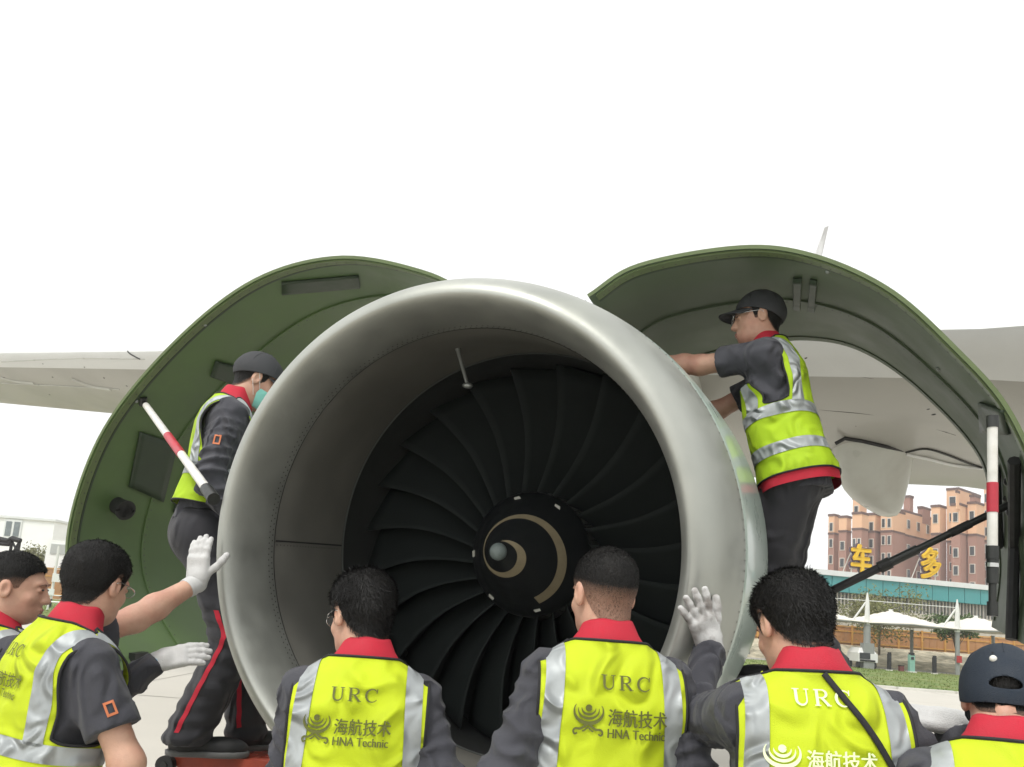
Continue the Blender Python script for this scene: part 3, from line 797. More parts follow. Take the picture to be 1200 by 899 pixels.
# rivets: three rows round the inner joint, one round the outer joint, one along the liner seam
rv = MB()
def rivet(s, r, th, inward, sz=.0032):
    c = ep(s, r, th); nn = (math.cos(th) * E1 + math.sin(th) * E2) * (-1 if inward else 1); tt = -math.sin(th) * E1 + math.cos(th) * E2
    v = [c + nn * .0012 + sz * (math.cos(q) * AX + math.sin(q) * tt) for q in np.arange(6) * math.pi / 3]
    rv.add(v + [c + nn * .003], [(i, (i + 1) % 6, 6) for i in range(6)])
def rad_in(s):
    return np.interp(s, [p[0] for p in lip_in], [p[1] for p in lip_in])
def rad_out(s):
    return np.interp(s, [p[0] for p in lip_out], [p[1] for p in lip_out])
for k in range(230):
    th = k / 230 * 2 * math.pi
    for ds in (.012, .030): rivet(SJ - ds, rad_in(min(SJ - ds, .22)), th + (ds > .02) * .0136, True)
for k in range(190):
    th = k / 190 * 2 * math.pi
    for ds in (.014,): rivet(SR - ds, rad_out(SR - ds), th, False, .0036)
for k in range(22): rivet(.25 + k * .024, np.interp(.25 + k * .024, [.23, .3, .42, .55, .7, .8], [rt, rt + .004, .818, .838, .858, .868]) - .001, math.pi + .02, True)
props(rv.build('rivets', M_RIVET, eng), kind='stuff')
lathe([(SR + .0005, _ro(SR) - .006), (SR + .0025, _ro(SR) - .0008), (SR + .0045, _ro(SR) - .006)], 200).build('joint_line', M_SEAL, eng)
lathe([(SJ - .001, rt - .0012), (SJ + .003, rt - .001), (SJ + .006, rt + .002)], 200).build('joint_line', M_SEAL, eng)
for th in (math.pi, rad(62), rad(300)):
    sp = [(.24, rt), (.3, rt + .004), (.42, .818), (.55, .838), (.7, .858), (.795, .867)]
    b = MB(); b.rings([[ep(s, r - .0015, th + d) for d in (-.004, .004)] for s, r in sp], close=False); b.build('liner_seam', M_SEAL, eng)
# aft inlet bulkhead, case and core hidden behind the inlet
lathe([(1.0, 1.012), (1.0, .90)]).build('bulkhead', M_PRIMER_L, eng)
lathe([(1.0, .935), (1.3, .935), (1.32, .96), (1.36, .96), (1.38, .92), (1.9, .86), (2.5, .78), (3.0, .6), (3.3, .42), (3.3, 0.01)], 72).build('engine_casing', M_CORE, eng)
for k in range(10):
    th = rad(-80 + k * 17) if k < 5 else rad(120 + (k - 5) * 17)
    MB().tube([ep(1.05, .955, th), ep(1.4, .985, th + .06), ep(1.9, .90, th + .02), ep(2.4, .82, th)], .014, 7).build('fuel_pipe', M_STEEL, eng)
# top probe
pt = [unp(537, 412, .50), unp(548, 452, .50)]
MB().tube([ep(.5, .83, math.atan2(pt[0][1], pt[0][0])), eq(.5, *pt[0]), eq(.5, *pt[1])], [.012, .009, .007], 8).build('temperature_probe', mat('probe_metal', (.25, .26, .25), .4, .7), eng)
MB().sphere(eq(.5, *pt[1]), (.022, .016, .012)).build('probe_head', M_PLATFORM, eng)
# fan
NB = 24; RHUB, RTIP = .285, .868
fd = MB(); fd.rings([[ep(1.21, r, t) for t in np.linspace(0, 2 * math.pi, 64, endpoint=False)] for r in (.001, .5, .88)]); fd.build('fan_shadow_disc', mat('fan_depth_shade', (.012, .013, .013), .7), eng)  # near-black disc stands in for the shade behind the blades
def blade():
    nr, nc = 11, 7; A = []; B = []
    for i in range(nr):
        f = i / (nr - 1); r = .25 + (RTIP - .25) * f
        st = rad(33 + 29 * f ** .9); ch = .135 + .055 * f; lean = .05 * math.sin(f * math.pi) - .02 * f
        for j in range(nc):
            c = (j / (nc - 1) - .5); cam_ = .018 * (1 - 4 * c * c) * (1 - .5 * f)
            s = .965 + .10 + c * 2 * ch * .5 * 2 * math.cos(st) * .75; tg = c * ch * 2 * math.sin(st) * .75 + lean
            th_ = .010 * (1 - (2 * c) ** 4) * (1 - .6 * f) + .0012
            for sgn, L in ((1, A), (-1, B)):
                off = cam_ + sgn * th_ / 2
                ss = s + off * math.sin(st); tt = tg - off * math.cos(st)
                ang = math.asin(max(-1, min(1, tt / r))); L.append((ss, r * math.sin(ang), r * math.cos(ang)))
    n = nr * nc; q = lambda i, j: i * nc + j
    Fc = [(q(i, j), q(i, j + 1), q(i + 1, j + 1), q(i + 1, j)) for i in range(nr - 1) for j in range(nc - 1)]
    Fc = Fc + [tuple(x + n for x in reversed(f)) for f in Fc]
    for i in range(nr - 1): Fc += [(q(i, 0), q(i + 1, 0), q(i + 1, 0) + n, q(i, 0) + n), (q(i, nc - 1) + n, q(i + 1, nc - 1) + n, q(i + 1, nc - 1), q(i, nc - 1))]
    for j in range(nc - 1): Fc += [(q(nr - 1, j), q(nr - 1, j + 1), q(nr - 1, j + 1) + n, q(nr - 1, j) + n)]
    return np.array(A + B), Fc
BV, BF = blade()
# mesh in axis coordinates (s, x, y); each copy is a rotation about the axis
def axis_obj(name, V, Fc, m, parent, ang, me=None):
    if me is None:
        me = bpy.data.meshes.new(name); me.from_pydata([tuple(map(float, v)) for v in V], [], [list(f) for f in Fc]); me.materials.append(m)
        me.polygons.foreach_set('use_smooth', [True] * len(me.polygons)); me.update()
    o = bpy.data.objects.new(name, me); COL.objects.link(o); o.parent = parent
    B3 = Matrix((AX, E1, E2)).transposed().to_4x4(); B3.translation = Vector(EO - base_of(parent))
    o.matrix_local = B3 @ Matrix.Rotation(ang, 4, 'X'); return o, me
bme = None; pme = None
PV = []; 
for (s, a, r) in ((.985, -.5, .277), (.985, .5, .277), (1.14, -.5, .300), (1.14, .5, .300)):
    PV.append((s, r * math.sin(a * 2 * math.pi / NB * .96), r * math.cos(a * 2 * math.pi / NB * .96)))
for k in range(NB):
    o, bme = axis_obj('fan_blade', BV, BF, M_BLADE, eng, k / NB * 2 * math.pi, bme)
    o, pme = axis_obj('blade_platform', PV, [(0, 1, 3, 2)], M_PLATFORM, eng, (k + .5) / NB * 2 * math.pi, pme)
# spinner
def rsp(f): return .277 * f
SPL = .395
def ssp(f):            # axial place of the spinner surface at radius fraction f
    return LEN - .075 - SPL * (1 - f ** 1.12) + 0.02 * 0
S_BASE = LEN - .075
sprof = [(ssp(f), rsp(f)) for f in np.linspace(.005, 1, 22)] + [(S_BASE + .02, .279), (S_BASE + .05, .272)]
lathe(sprof, 96).build('spinner', M_SPIN, eng)
lathe([(S_BASE + .004, .2785), (S_BASE + .012, .2815), (S_BASE + .022, .2790)], 96).build('spinner_rim', mat('rim_metal', (.12, .125, .12), .45, .6), eng)
key = [(90, .15, 0), (45, .20, .07), (0, .27, .125), (-45, .31, .135), (-90, .335, .11), (-135, .36, .09), (-180, .40, .062), (-225, .47, .07), (-270, .555, .095), (-315, .63, .115), (-360, .70, .135), (-395, .745, .14), (-428, .77, .145)]
ks = spline(np.array(key), 110); V = []; 
for a, f, w in ks:
    w = w * .72
    for k_ in (-.5, -.17, .17, .5):
        ff = max(.02, f + w * k_); V.append(ep(ssp(ff) - .0025, rsp(ff) + .0008, rad(a)))
Fc = [(i * 4 + j, i * 4 + j + 1, (i + 1) * 4 + j + 1, (i + 1) * 4 + j) for i in range(len(ks) - 1) for j in range(3)]
mk('spinner_spiral', V, Fc, M_SPIRAL, eng)
tipc = ep(ssp(.06) + .012, 0, 0)
MB().sphere(tipc, .036, 16, 10).build('spinner_tip', M_TIP, eng)
for a in (102, 57, 182, 232, 285):
    c = ep(ssp(.90) - .003, rsp(.9), rad(a)); tt = -math.sin(rad(a)) * E1 + math.cos(rad(a)) * E2; rr = math.cos(rad(a)) * E1 + math.sin(rad(a)) * E2
    MB().add([c + tt * .016 + rr * .008, c - tt * .010 + rr * .010, c - tt * .018 - rr * .004, c - tt * .004 - rr * .012, c + tt * .012 - rr * .006], [(0, 1, 2, 3, 4)]).build('balance_screw', mat('screw_metal', (.42, .42, .37), .5, .5), eng, False)

# ---------------- cowl doors
def door(curve, s0, length, nm_label, curve2, skin=None):
    skin = skin or M_PRIMER
    C2 = spline(curve, 72); D2 = spline(curve2, 72) - C2; n = len(C2); T = np.gradient(C2, axis=0); T /= np.linalg.norm(T, axis=1)[:, None]; Nn = np.stack([-T[:, 1], T[:, 0]], 1)
    ctr = C2.mean(0)
    if (Nn * (C2 - ctr)).sum() < 0: Nn = -Nn
    m = 14; rows_i = []; rows_o = []
    for j in range(m):
        f = j / (m - 1); s = s0 + length * f; k = f
        ci = C2 + D2 * k
        rows_i.append([eq(s, *p) for p in ci - Nn * .008]); rows_o.append([eq(s, *p) for p in ci + Nn * .008])
    Fq = [(j * n + i, j * n + i + 1, (j + 1) * n + i + 1, (j + 1) * n + i) for j in range(m - 1) for i in range(n - 1)]
    Vi = np.array(rows_i).reshape(-1, 3); Vo = np.array(rows_o).reshape(-1, 3)
    d = mk('cowl_door', Vi, Fq, skin, air); d['label'] = nm_label
    mk('outer_skin', Vo, Fq, M_COWLOUT, d)
    # rims
    def rim(a, b): return MB().rings([a, b], close=False)
    rim(np.array(rows_i)[0], np.array(rows_o)[0]).build('front_rim', M_PRIMER_L, d); rim(np.array(rows_i)[-1], np.array(rows_o)[-1]).build('aft_rim', M_PRIMER_D, d)
    for e, nm in ((0, 'hinge_rim'), (-1, 'latch_rim')): rim(np.array(rows_i)[:, e], np.array(rows_o)[:, e]).build(nm, M_PRIMER_D, d)
    # raised strip inside the front edge, and a dark seal
    def band(f0, f1, off, m_, nm, i0=0, i1=None):
        R = []
        for f in np.linspace(f0, f1, 3):
            s = s0 + length * f; ci = C2 + D2 * f - Nn * (.008 + off)
            R.append([eq(s, *p) for p in ci[i0:i1]])
        b = MB(); b.rings(R, close=False)
        Rb = [[eq(s0 + length * f, *p) for p in (C2 + D2 * f - Nn * .006)[i0:i1]] for f in (f0, f1)]
        b.rings([Rb[0], R[0]], close=False); b.rings([R[-1], Rb[1]], close=False)
        return b.build(nm, m_, d)
    band(.010, .045, .008, M_PRIMER_L, 'edge_land', 1, -1); band(.050, .060, .006, M_PRIMER_D, 'seal', 1, -1)
    band(.93, .985, .006, skin, 'edge_land', 1, -1)
    band(.44, .47, .009, skin, 'stiffener', 1, -1)
    fs = MB()
    for f in (.028, .455, .90):
        ci = C2 + D2 * f - Nn * .020
        for i in range(2, n - 2, 1):
            c = eq(s0 + length * f, *ci[i]); t3 = T[i, 0] * E1 + T[i, 1] * E2; n3 = -(Nn[i, 0] * E1 + Nn[i, 1] * E2)
            fs.add([c + .0045 * (math.cos(q) * AX + math.sin(q) * t3) for q in np.arange(6) * math.pi / 3] + [c + n3 * .002], [(j, (j + 1) % 6, 6) for j in range(6)])
    props(fs.build('fastener_row', M_RIVET, d), kind='stuff')
    bv = BVHTree.FromPolygons([Vector(v) for v in Vi], [tuple(f) for f in Fq])
    return d, bv, (C2, Nn, ctr)


cR = [(.245, 1.135), (.46, 1.25), (.87, 1.285), (1.15, 1.225), (1.43, 1.06), (1.66, .81), (1.82, .585), (1.93, .28), (1.96, 0.0), (1.93, -.27)]
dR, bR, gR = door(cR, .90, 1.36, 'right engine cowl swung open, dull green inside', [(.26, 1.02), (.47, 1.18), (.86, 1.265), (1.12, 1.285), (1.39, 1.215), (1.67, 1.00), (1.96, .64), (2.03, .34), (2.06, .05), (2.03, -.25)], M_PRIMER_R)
cLa = [(-.25, 1.14), (-.57, 1.31), (-1.07, 1.43), (-1.60, 1.345), (-2.13, 1.02), (-2.56, .58), (-2.75, .06), (-2.68, -.32), (-2.32, -.73)]
cL = [(-.25, 1.14), (-.57, 1.32), (-1.08, 1.445), (-1.62, 1.36), (-2.15, 1.03), (-2.58, .58), (-2.77, .06), (-2.70, -.32), (-2.33, -.74)]
dL, bL, gL = door(cL, .90, 1.15, 'left engine cowl swung wide open, bright green inside', cLa)


def hit(bv, px, py):
    d = Vector(ray(px, py)); r = bv.ray_cast(Vector(CAM), d.normalized()); return (np.array(r[0]), np.array(r[1])) if r[0] else (None, None)


def patch(bv, quad, off, m, nm, parent, nx=8, ny=8):
    """a panel laid on a door surface, from pixel corners"""
    q = np.array(quad, float); V = []
    for i in range(nx):
        for j in range(ny):
            u, v = i / (nx - 1), j / (ny - 1); p = (q[0] * (1 - u) + q[1] * u) * (1 - v) + (q[3] * (1 - u) + q[2] * u) * v
            h, nn = hit(bv, *p)
            if h is None: return None
            nn = nn if nn @ (CAM - h) > 0 else -nn; V.append(h + nn * off)
    o = mk(nm, V, [(i * ny + j, (i + 1) * ny + j, (i + 1) * ny + j + 1, i * ny + j + 1) for i in range(nx - 1) for j in range(ny - 1)], m, parent)
    s = o.modifiers.new('s', 'SOLIDIFY'); s.thickness = .012; s.offset = 0; return o


patch(bL, [(163, 505), (207, 520), (190, 588), (150, 570)], .010, M_PRIMER_D, 'access_panel', dL)
patch(bL, [(216, 548), (246, 556), (232, 604), (202, 600)], .010, M_PRIMER_D, 'access_panel', dL)
patch(bL, [(252, 422), (290, 432), (282, 452), (246, 440)], .010, M_PRIMER_D, 'bracket_plate', dL)
patch(bL, [(330, 330), (420, 322), (422, 336), (330, 344)], .006, M_PRIMER_D, 'bracket_plate', dL)
patch(bR, [(930, 325), (940, 325), (938, 362), (930, 360)], .008, M_PRIMER_D, 'bracket_plate', dR)
patch(bR, [(950, 326), (958, 328), (955, 364), (947, 362)], .008, M_PRIMER_D, 'bracket_plate', dR)
patch(bR, [(1150, 470), (1178, 480), (1186, 508), (1152, 505)], .010, M_PRIMER_D, 'rod_bracket', dR)
h, nn = hit(bL, 137, 592); nn = nn if nn @ (CAM - h) > 0 else -nn
b = MB(); ax = unit(nn * .8 + np.array((.3, -.3, -.2))); b.tube([h - ax * .02, h + ax * .05, h + ax * .10, h + ax * .10, h + ax * .04], [.05, .052, .062, .046, .040], 20, False); b.build('drain_cup', M_SEAL, dL)
for k, (px, py) in enumerate([(118, 640), (122, 700), (160, 470), (240, 380), (95, 560)]):
    h, nn = hit(bL, px, py)
    if h is not None: MB().sphere(h, (.012, .012, .012), 8, 6).build('fastener', M_PLATFORM, dL)
for px, py in ((970, 318), (1100, 432)):
    h, nn = hit(bR, px, py); MB().sphere(h, .010, 8, 6).build('fastener', M_PLATFORM, dR)
# latches along the lower edge of the left cowl
for f in (.15, .4, .65, .9):
    p = eq(.90 + 1.15 * f, *(gL[0][-2] - gL[1][-2] * .03)); MB().box(p, (.05, .09, .05), np.stack([E1, AX, E2], 1)).build('latch', M_STEEL, dL, False)


def rod(parent, A, B, segs, nm='hold_open_rod'):
    """segs: (t0, t1, radius, material)"""
    first = None
    for t0, t1, r, m in segs:
        o = MB().tube([A + (B - A) * t0, A + (B - A) * t1], r, 14).build(nm if first is None else 'rod_band', m, parent)
        first = first or o


A_, _ = hit(bL, 168, 471); B_ = at(247, 580, 2.92)
MB().tube([A_ - (0, 0, .02), A_ + (.01, -.03, .02)], .022, 8).build('rod_bracket', M_STEEL, dL)
rod(dL, A_, B_, [(0.0, .10, .012, M_CHROME), (.06, .47, .0185, M_RODW), (.462, .66, .0205, M_RODR), (.655, .97, .0185, M_RODW), (.955, 1.03, .024, M_STEEL)])
A_, _ = hit(bR, 1163, 490); A_ = at(1163, 490, A_[1] - .32); B_ = A_ + (at(1163, 722, A_[1]) - A_)
rod(dR, A_, B_, [(-.01, .05, .020, M_STEEL), (.02, .66, .0165, M_RODW), (.335, .485, .0185, M_RODR), (.655, .72, .021, M_STEEL), (.715, .84, .0185, M_STEEL), (.74, .76, .0215, M_CHROME), (.84, .95, .012, M_STEEL), (.93, 1.0, .017, M_STEEL)])
A_, _ = hit(bR, 1186, 590); B_ = at(955, 702, 3.55)
rod(dR, A_, B_, [(0, .48, .016, M_STEEL), (.2, .30, .019, M_SEAL), (.46, .62, .021, M_STEEL), (.60, .66, .027, M_SEAL), (.66, 1.0, .019, M_BLACKP)])
# bracket cluster and dark frame members near the rod ends
for px, py, r in ((1181, 565, .022), (1190, 575, .018), (1185, 600, .026), (1192, 552, .02), (1178, 585, .015)):
    h, nn = hit(bR, px, py)
    if h is not None: MB().sphere(h - AX * .02, r, 10, 8).build('rod_fitting', M_STEEL, dR)
for pts in ([(1172, 548), (1176, 640), (1172, 742)], [(1196, 540), (1195, 640), (1192, 750)]):
    P = []
    for x, y in pts:
        h, nn = hit(bR, x, y)
        if h is not None: P.append(h - E1 * .02)
    if len(P) > 1: MB().tube(P, .022, 8).build('frame_member', M_SEAL, dR)

# ---------------- wing
wr = []
def wing_sec(LE, TE, thick, n=15):
    LE, TE = np.asarray(LE), np.asarray(TE); ch = TE - LE; c = np.linalg.norm(ch); up = np.array([0, 0, 1.0]); t = 0.5 * (1 - np.cos(np.linspace(0, math.pi, n)))
    yt = thick * c * 5 * (.2969 * np.sqrt(t) - .126 * t - .3516 * t ** 2 + .2843 * t ** 3 - .1015 * t ** 4)
    upx = [LE + ch * a + up * y * 1.15 for a, y in zip(t, yt)]; lo = [LE + ch * a - up * y * .85 for a, y in zip(t, yt)]
    return upx[::-1] + lo[1:]
WST = [(at(1420, 366, 3.9), at(1500, 620, 8.2)), (at(1150, 386, 5.05), at(1130, 570, 9.0)), (at(600, 396, 7.6), at(560, 545, 12.0)), (at(180, 412, 11.6), at(150, 486, 15.2)), (at(0, 414, 14.2), at(0, 472, 17.6)), (at(-160, 414, 17.5), at(-160, 460, 20.2))]
secs = []
for i in range(len(WST) - 1):
    for f in (0, .5):
        a = WST[i][0] * (1 - f) + WST[i + 1][0] * f; b_ = WST[i][1] * (1 - f) + WST[i + 1][1] * f
        secs.append(wing_sec(a, b_, .105))
secs.append(wing_sec(*WST[-1], .105))
wg = MB().rings(np.array(secs), close=False).build('wing', M_WING, air); wg['label'] = 'grey underside of the wing passing behind the engine'
SA = np.array(secs)
def wing_pt(i, k): return SA[i, k]
nk = SA.shape[1]; mid = nk // 2
MB().rings(SA[:, mid - 4:mid + 4] + (SA[:, mid - 4:mid + 4] - SA[:, mid - 4:mid + 4].mean(1, keepdims=True)) * .035, close=False).build('leading_edge_slat', M_WINGL, wg)
bW = BVHTree.FromPolygons([Vector(v) for v in SA.reshape(-1, 3)], [(i * nk + j, i * nk + j + 1, (i + 1) * nk + j + 1, (i + 1) * nk + j) for i in range(len(secs) - 1) for j in range(nk - 1)])


def wing_line(pts, w, m, nm, off=.006, n=24):
    P = []
    for x, y in spline(np.array(pts, float), n):
        h, nn = hit(bW, x, y)
        if h is not None: nn = nn if nn @ (CAM - h) > 0 else -nn; P.append(h + nn * off)
    if len(P) > 2: MB().tube(P, w, 6).build(nm, m, wg)


for pts in ([(2, 424), (90, 420), (170, 421)], [(2, 449), (70, 452), (140, 456)]): wing_line(pts, .010, M_FAIR, 'panel_seam')
wing_line([(85, 444), (95, 448), (110, 453), (130, 456)], .035, M_FAIR, 'flap_fairing', .0)
wing_line([(0, 442), (8, 444), (20, 447), (40, 449)], .03, M_FAIR, 'flap_fairing', .0)
wing_line([(150, 412), (155, 416), (165, 421)], .012, M_STEEL, 'drain_line')
for pts in ([(950, 440), (1020, 443), (1100, 460)], [(1120, 405), (1160, 408), (1199, 412)], [(960, 480), (1050, 490), (1120, 510)]): wing_line(pts, .004, M_STEEL, 'panel_seam', .0)
wing_line([(1062, 529), (1085, 525), (1110, 532), (1135, 542), (1160, 550)], .012, M_STEEL, 'seal_edge', .01)
wing_line([(1062, 531), (1090, 537), (1120, 544), (1158, 548)], .018, M_WINGL, 'flap_lip', .012)
g2 = np.random.default_rng(5)
for _ in range(26):
    x, y = (g2.uniform(935, 1150), g2.uniform(415, 520)) if g2.random() < .7 else (g2.uniform(5, 150), g2.uniform(420, 465))
    h, nn = hit(bW, x, y)
    if h is not None:
        nn = nn if nn @ (CAM - h) > 0 else -nn; MB().sphere(h, (.018, .03, .006), 7, 4).build('fastener', M_STEEL, wg)
# flap track fairing
top = [at(981, 518, 7.6), at(1002, 512, 7.5), at(1030, 516, 7.5), at(1060, 524, 7.7), at(1060, 530, 8.3), at(1004, 522, 8.4)]
R = []
for f in np.linspace(0, 1, 12):
    L0 = spline(np.array([(981, 516), (983, 545), (998, 578), (1030, 601), (1044, 605)]), 50)[int(f * 49)]
    R0 = spline(np.array([(1064, 527), (1062, 550), (1058, 575), (1053, 596), (1048, 605)]), 50)[int(f * 49)]
    Dm = 7.6 + .5 * f; l, r = at(L0[0], L0[1], Dm + .15), at(R0[0], R0[1], Dm + .25); c = (l + r) / 2; w = np.linalg.norm(r - l) / 2; ex = (r - l) / (2 * w + 1e-9)
    ring = []
    for t in np.linspace(0, 2 * math.pi, 28, endpoint=False):
        cs, sn = math.cos(t), math.sin(t); k = 3.2
        ring.append(c + ex * w * np.sign(cs) * abs(cs) ** (2 / k) + np.array((0, 1, 0)) * (.34 * (1 - .75 * f)) * np.sign(sn) * abs(sn) ** (2 / k))
    R.append(ring)
MB().rings(np.array(R), caps=True).build('flap_track_fairing', M_FAIR, wg)
MB().tube([at(979, 520, 7.45), at(990, 514, 7.4), at(1010, 517, 7.4), at(1040, 524, 7.45), at(1062, 528, 7.6)], .02, 8).build('fairing_seal', M_SEAL, wg)
# pylon between engine casing and wing
MB().rings([[eq(s, x, y) for x, y in ((-w, y0), (w, y0), (w, y1), (-w, y1))] for s, w, y0, y1 in ((1.25, .03, .9, 1.0), (1.8, .16, .8, 1.12), (3.2, .2, .5, 1.5), (5.5, .16, .8, 1.9))], caps=True).build('pylon', M_FAIR, air)
# pale fin standing on the wing behind the right cowl
q = [at(970, 266, 8.6), at(965, 268, 8.6), at(938, 345, 8.2), at(952, 345, 9.0)]
Vf = [q[1], q[0], q[3], q[2], ]
qd = [v - np.array((.12, 0, .9)) for v in (q[3], q[2])]
ring = lambda s: [v + np.array((0, s, 0)) for v in (q[1], q[0], q[3], qd[0], qd[1], q[2])]
MB().rings([ring(-.03), ring(.03)], caps=True).build('wing_fin', mat('fin_white', (.82, .82, .82), .4), wg, False)
# ------------------------------------------------------------------ people
M_HAIRS = mat('black_hair_strand', (0.007, 0.0065, 0.006), 0.55, 0, 0.3, 60, spec=0.3)
_t = M_HAIR.node_tree; _b = _t.nodes['Principled BSDF']; _src = _b.inputs['Base Color'].links[0].from_socket
_at = _t.nodes.new('ShaderNodeAttribute'); _at.attribute_name = 'hair_amount'; _nz = _t.nodes.new('ShaderNodeTexNoise'); _nz.inputs['Scale'].default_value = 420
_tc = _t.nodes.new('ShaderNodeTexCoord'); _t.links.new(_tc.outputs['Object'], _nz.inputs['Vector'])
_ad = _t.nodes.new('ShaderNodeMath'); _ad.operation = 'MULTIPLY_ADD'; _t.links.new(_nz.outputs['Fac'], _ad.inputs[0]); _ad.inputs[1].default_value = 0.5; _t.links.new(_at.outputs['Fac'], _ad.inputs[2])
_mr = _t.nodes.new('ShaderNodeMapRange'); _t.links.new(_ad.outputs[0], _mr.inputs[0]); _mr.inputs[1].default_value = 0.15; _mr.inputs[2].default_value = 0.85
_mx = _t.nodes.new('ShaderNodeMix'); _mx.data_type = 'RGBA'; _mx.inputs[6].default_value = (0.30, 0.175, 0.125, 1); _t.links.new(_mr.outputs[0], _mx.inputs[0]); _t.links.new(_src, _mx.inputs[7]); _t.links.new(_mx.outputs[2], _b.inputs['Base Color'])
PROF = np.array([  # z, half width, half depth, y centre
    (.78, .168, .125, -.005), (.90, .172, .126, -.008), (1.02, .160, .116, 0), (1.14, .162, .116, .005), (1.26, .172, .120, .0), (1.34, .172, .114, -.008),
    (1.395, .152, .096, -.016), (1.435, .118, .078, -.020), (1.47, .080, .066, -.018), (1.52, .060, .058, -.014), (1.60, .052, .052, -.01)])


def torso(P, grow=0.0, z0=.80):
    z = P[:, 2]; a = np.interp(z, PROF[:, 0], PROF[:, 1]) + grow; b = np.interp(z, PROF[:, 0], PROF[:, 2]) + grow; yc = np.interp(z, PROF[:, 0], PROF[:, 3])
    n = 2.5; rho = ((np.abs(P[:, 0]) / a) ** n + (np.abs(P[:, 1] - yc) / b) ** n) ** (1 / n)
    d = (rho - 1) * np.minimum(a, b) * .9
    return np.maximum(d, np.maximum(z0 - z, z - 1.56))


SH = lambda s: np.array([s * .150, -.014, 1.378])


def ik(S, Wt, hint, l1=.30, l2=.265):
    d = Wt - S; L = np.linalg.norm(d)
    if L > (l1 + l2) * .995: Wt = S + d / L * (l1 + l2) * .995; d = Wt - S; L = np.linalg.norm(d)
    u = d / L; a = (l1 ** 2 - l2 ** 2 + L * L) / (2 * L); h = math.sqrt(max(0, l1 ** 2 - a * a)); v = hint - u * (hint @ u); v = v / (np.linalg.norm(v) + 1e-9)
    return S + u * a + v * h, Wt


def hand_sdf(P, side, pose):
    """wrist at the origin, fingers along z, palm towards -y, thumb at side*x"""
    sx = side; d = rbox(P, (0, 0, .052), (.041, .0145, .047), .0135)
    d = smin(d, cone(P, (0, 0, -.006), (0, 0, .02), .0315, .030), .02)
    spread, curl, tc = pose
    for k, (x, l, r) in enumerate(((.031, .074, .0090), (.0105, .084, .0093), (-.0105, .078, .0090), (-.030, .062, .0082))):
        x *= sx; a = spread * (1.5 - k) * sx; c = curl if np.isscalar(curl) else curl[k]; p = np.array([x, 0, .088]); cc = 0.0
        for j, fr in enumerate((.44, .32, .24)):
            cc += c * (1.0, 1.25, .9)[j]
            dirv = np.array([math.sin(a) * math.cos(cc), -math.sin(cc), math.cos(a) * math.cos(cc)]); q = p + dirv * l * fr
            d = smin(d, cone(P, p, q, r * (1.06 - .07 * j), r * (1.0 - .08 * j)), .006); p = q
    p = np.array([.030 * sx, -.006, .028]); out = tc
    for l, c in ((.040, out), (.032, out - .15), (.026, out - .25)):
        dirv = unit((math.sin(c) * sx, -.25, math.cos(c))); q = p + dirv * l; d = smin(d, cone(P, p, q, .0120, .0098), .008); p = q
    return d


def head_sdf(P):
    d = ell(P, (0, -.014, .030), (.0765, .098, .086))
    d = smin(d, ell(P, (0, .026, -.032), (.063, .072, .086)), .03)
    d = smin(d, ell(P, (0, .050, -.088), (.042, .040, .032)), .03)
    d = smin(d, ell(P, (0, .0, -.070), (.060, .062, .050)), .03)
    d = smin(d, cone(P, (0, -.022, -.05), (0, -.040, -.20), .055, .060), .03)
    d = smin(d, ell(P, (0, .078, .024), (.048, .018, .013)), .018)
    for s in (-1, 1):
        d = smax(d, -ell(P, (s * .031, .101, .004), (.019, .014, .011)), .012)
        d = smin(d, ell(P, (s * .031, .084, .003), (.014, .0125, .010)), .004)
        d = smin(d, ell(P, (s * .038, .062, -.030), (.022, .018, .018)), .02)
        e = ell(P, (s * .0785, -.010, -.006), (.0115, .021, .033)); e = smax(e, -ell(P, (s * .091, -.006, -.004), (.010, .011, .020)), .006)
        d = smin(d, e, .008)
        d = smin(d, ell(P, (s * .012, .098, -.037), (.0085, .010, .008)), .008)
    d = smin(d, cone(P, (0, .090, .006), (0, .110, -.034), .008, .0115), .014)
    d = smin(d, ell(P, (0, .090, -.066), (.023, .013, .006)), .008); d = smin(d, ell(P, (0, .088, -.077), (.020, .012, .006)), .008)
    return d


def hairline(P, low=0.0):
    """positive where hair grows"""
    y = P[:, 1]; zb = np.interp(y, [-.12, -.085, -.06, -.035, -.02, .0, .008, .022, .034, .055, .075, .1], [-.078, -.085, -.070, -.028, .022, .030, -.012, -.018, .022, .052, .066, .075]) + low
    return P[:, 2] - zb


def hair_geo(style, seed):
    t_top, t_side, fade = style
    def f(P):
        base = ell(P, (0, -.014, .030), (.0765, .098, .086)); base = smin(base, ell(P, (0, .0, -.070), (.060, .062, .050)), .03); base = smin(base, cone(P, (0, -.022, -.05), (0, -.040, -.20), .055, .060), .03)
        t = t_side + (t_top - t_side) * np.clip((P[:, 2] - .02) / .07, 0, 1) + .003 * wob(P, 14, seed) * np.clip((P[:, 2] + .05) / .05, .3, 1)
        t = np.where(P[:, 2] < -.02, t * np.clip(1 + (P[:, 2] + .02) / .08, .2, 1), t)
        return base - t
    V, Fc = polygonize(f, (-.115, -.15, -.12), (.115, .125, .16), .0055)
    hl = hairline(V) + .004 * wob(V, 30, seed + 1); Vc, Tc = clip(V, Fc, hl)
    return Vc, Tc


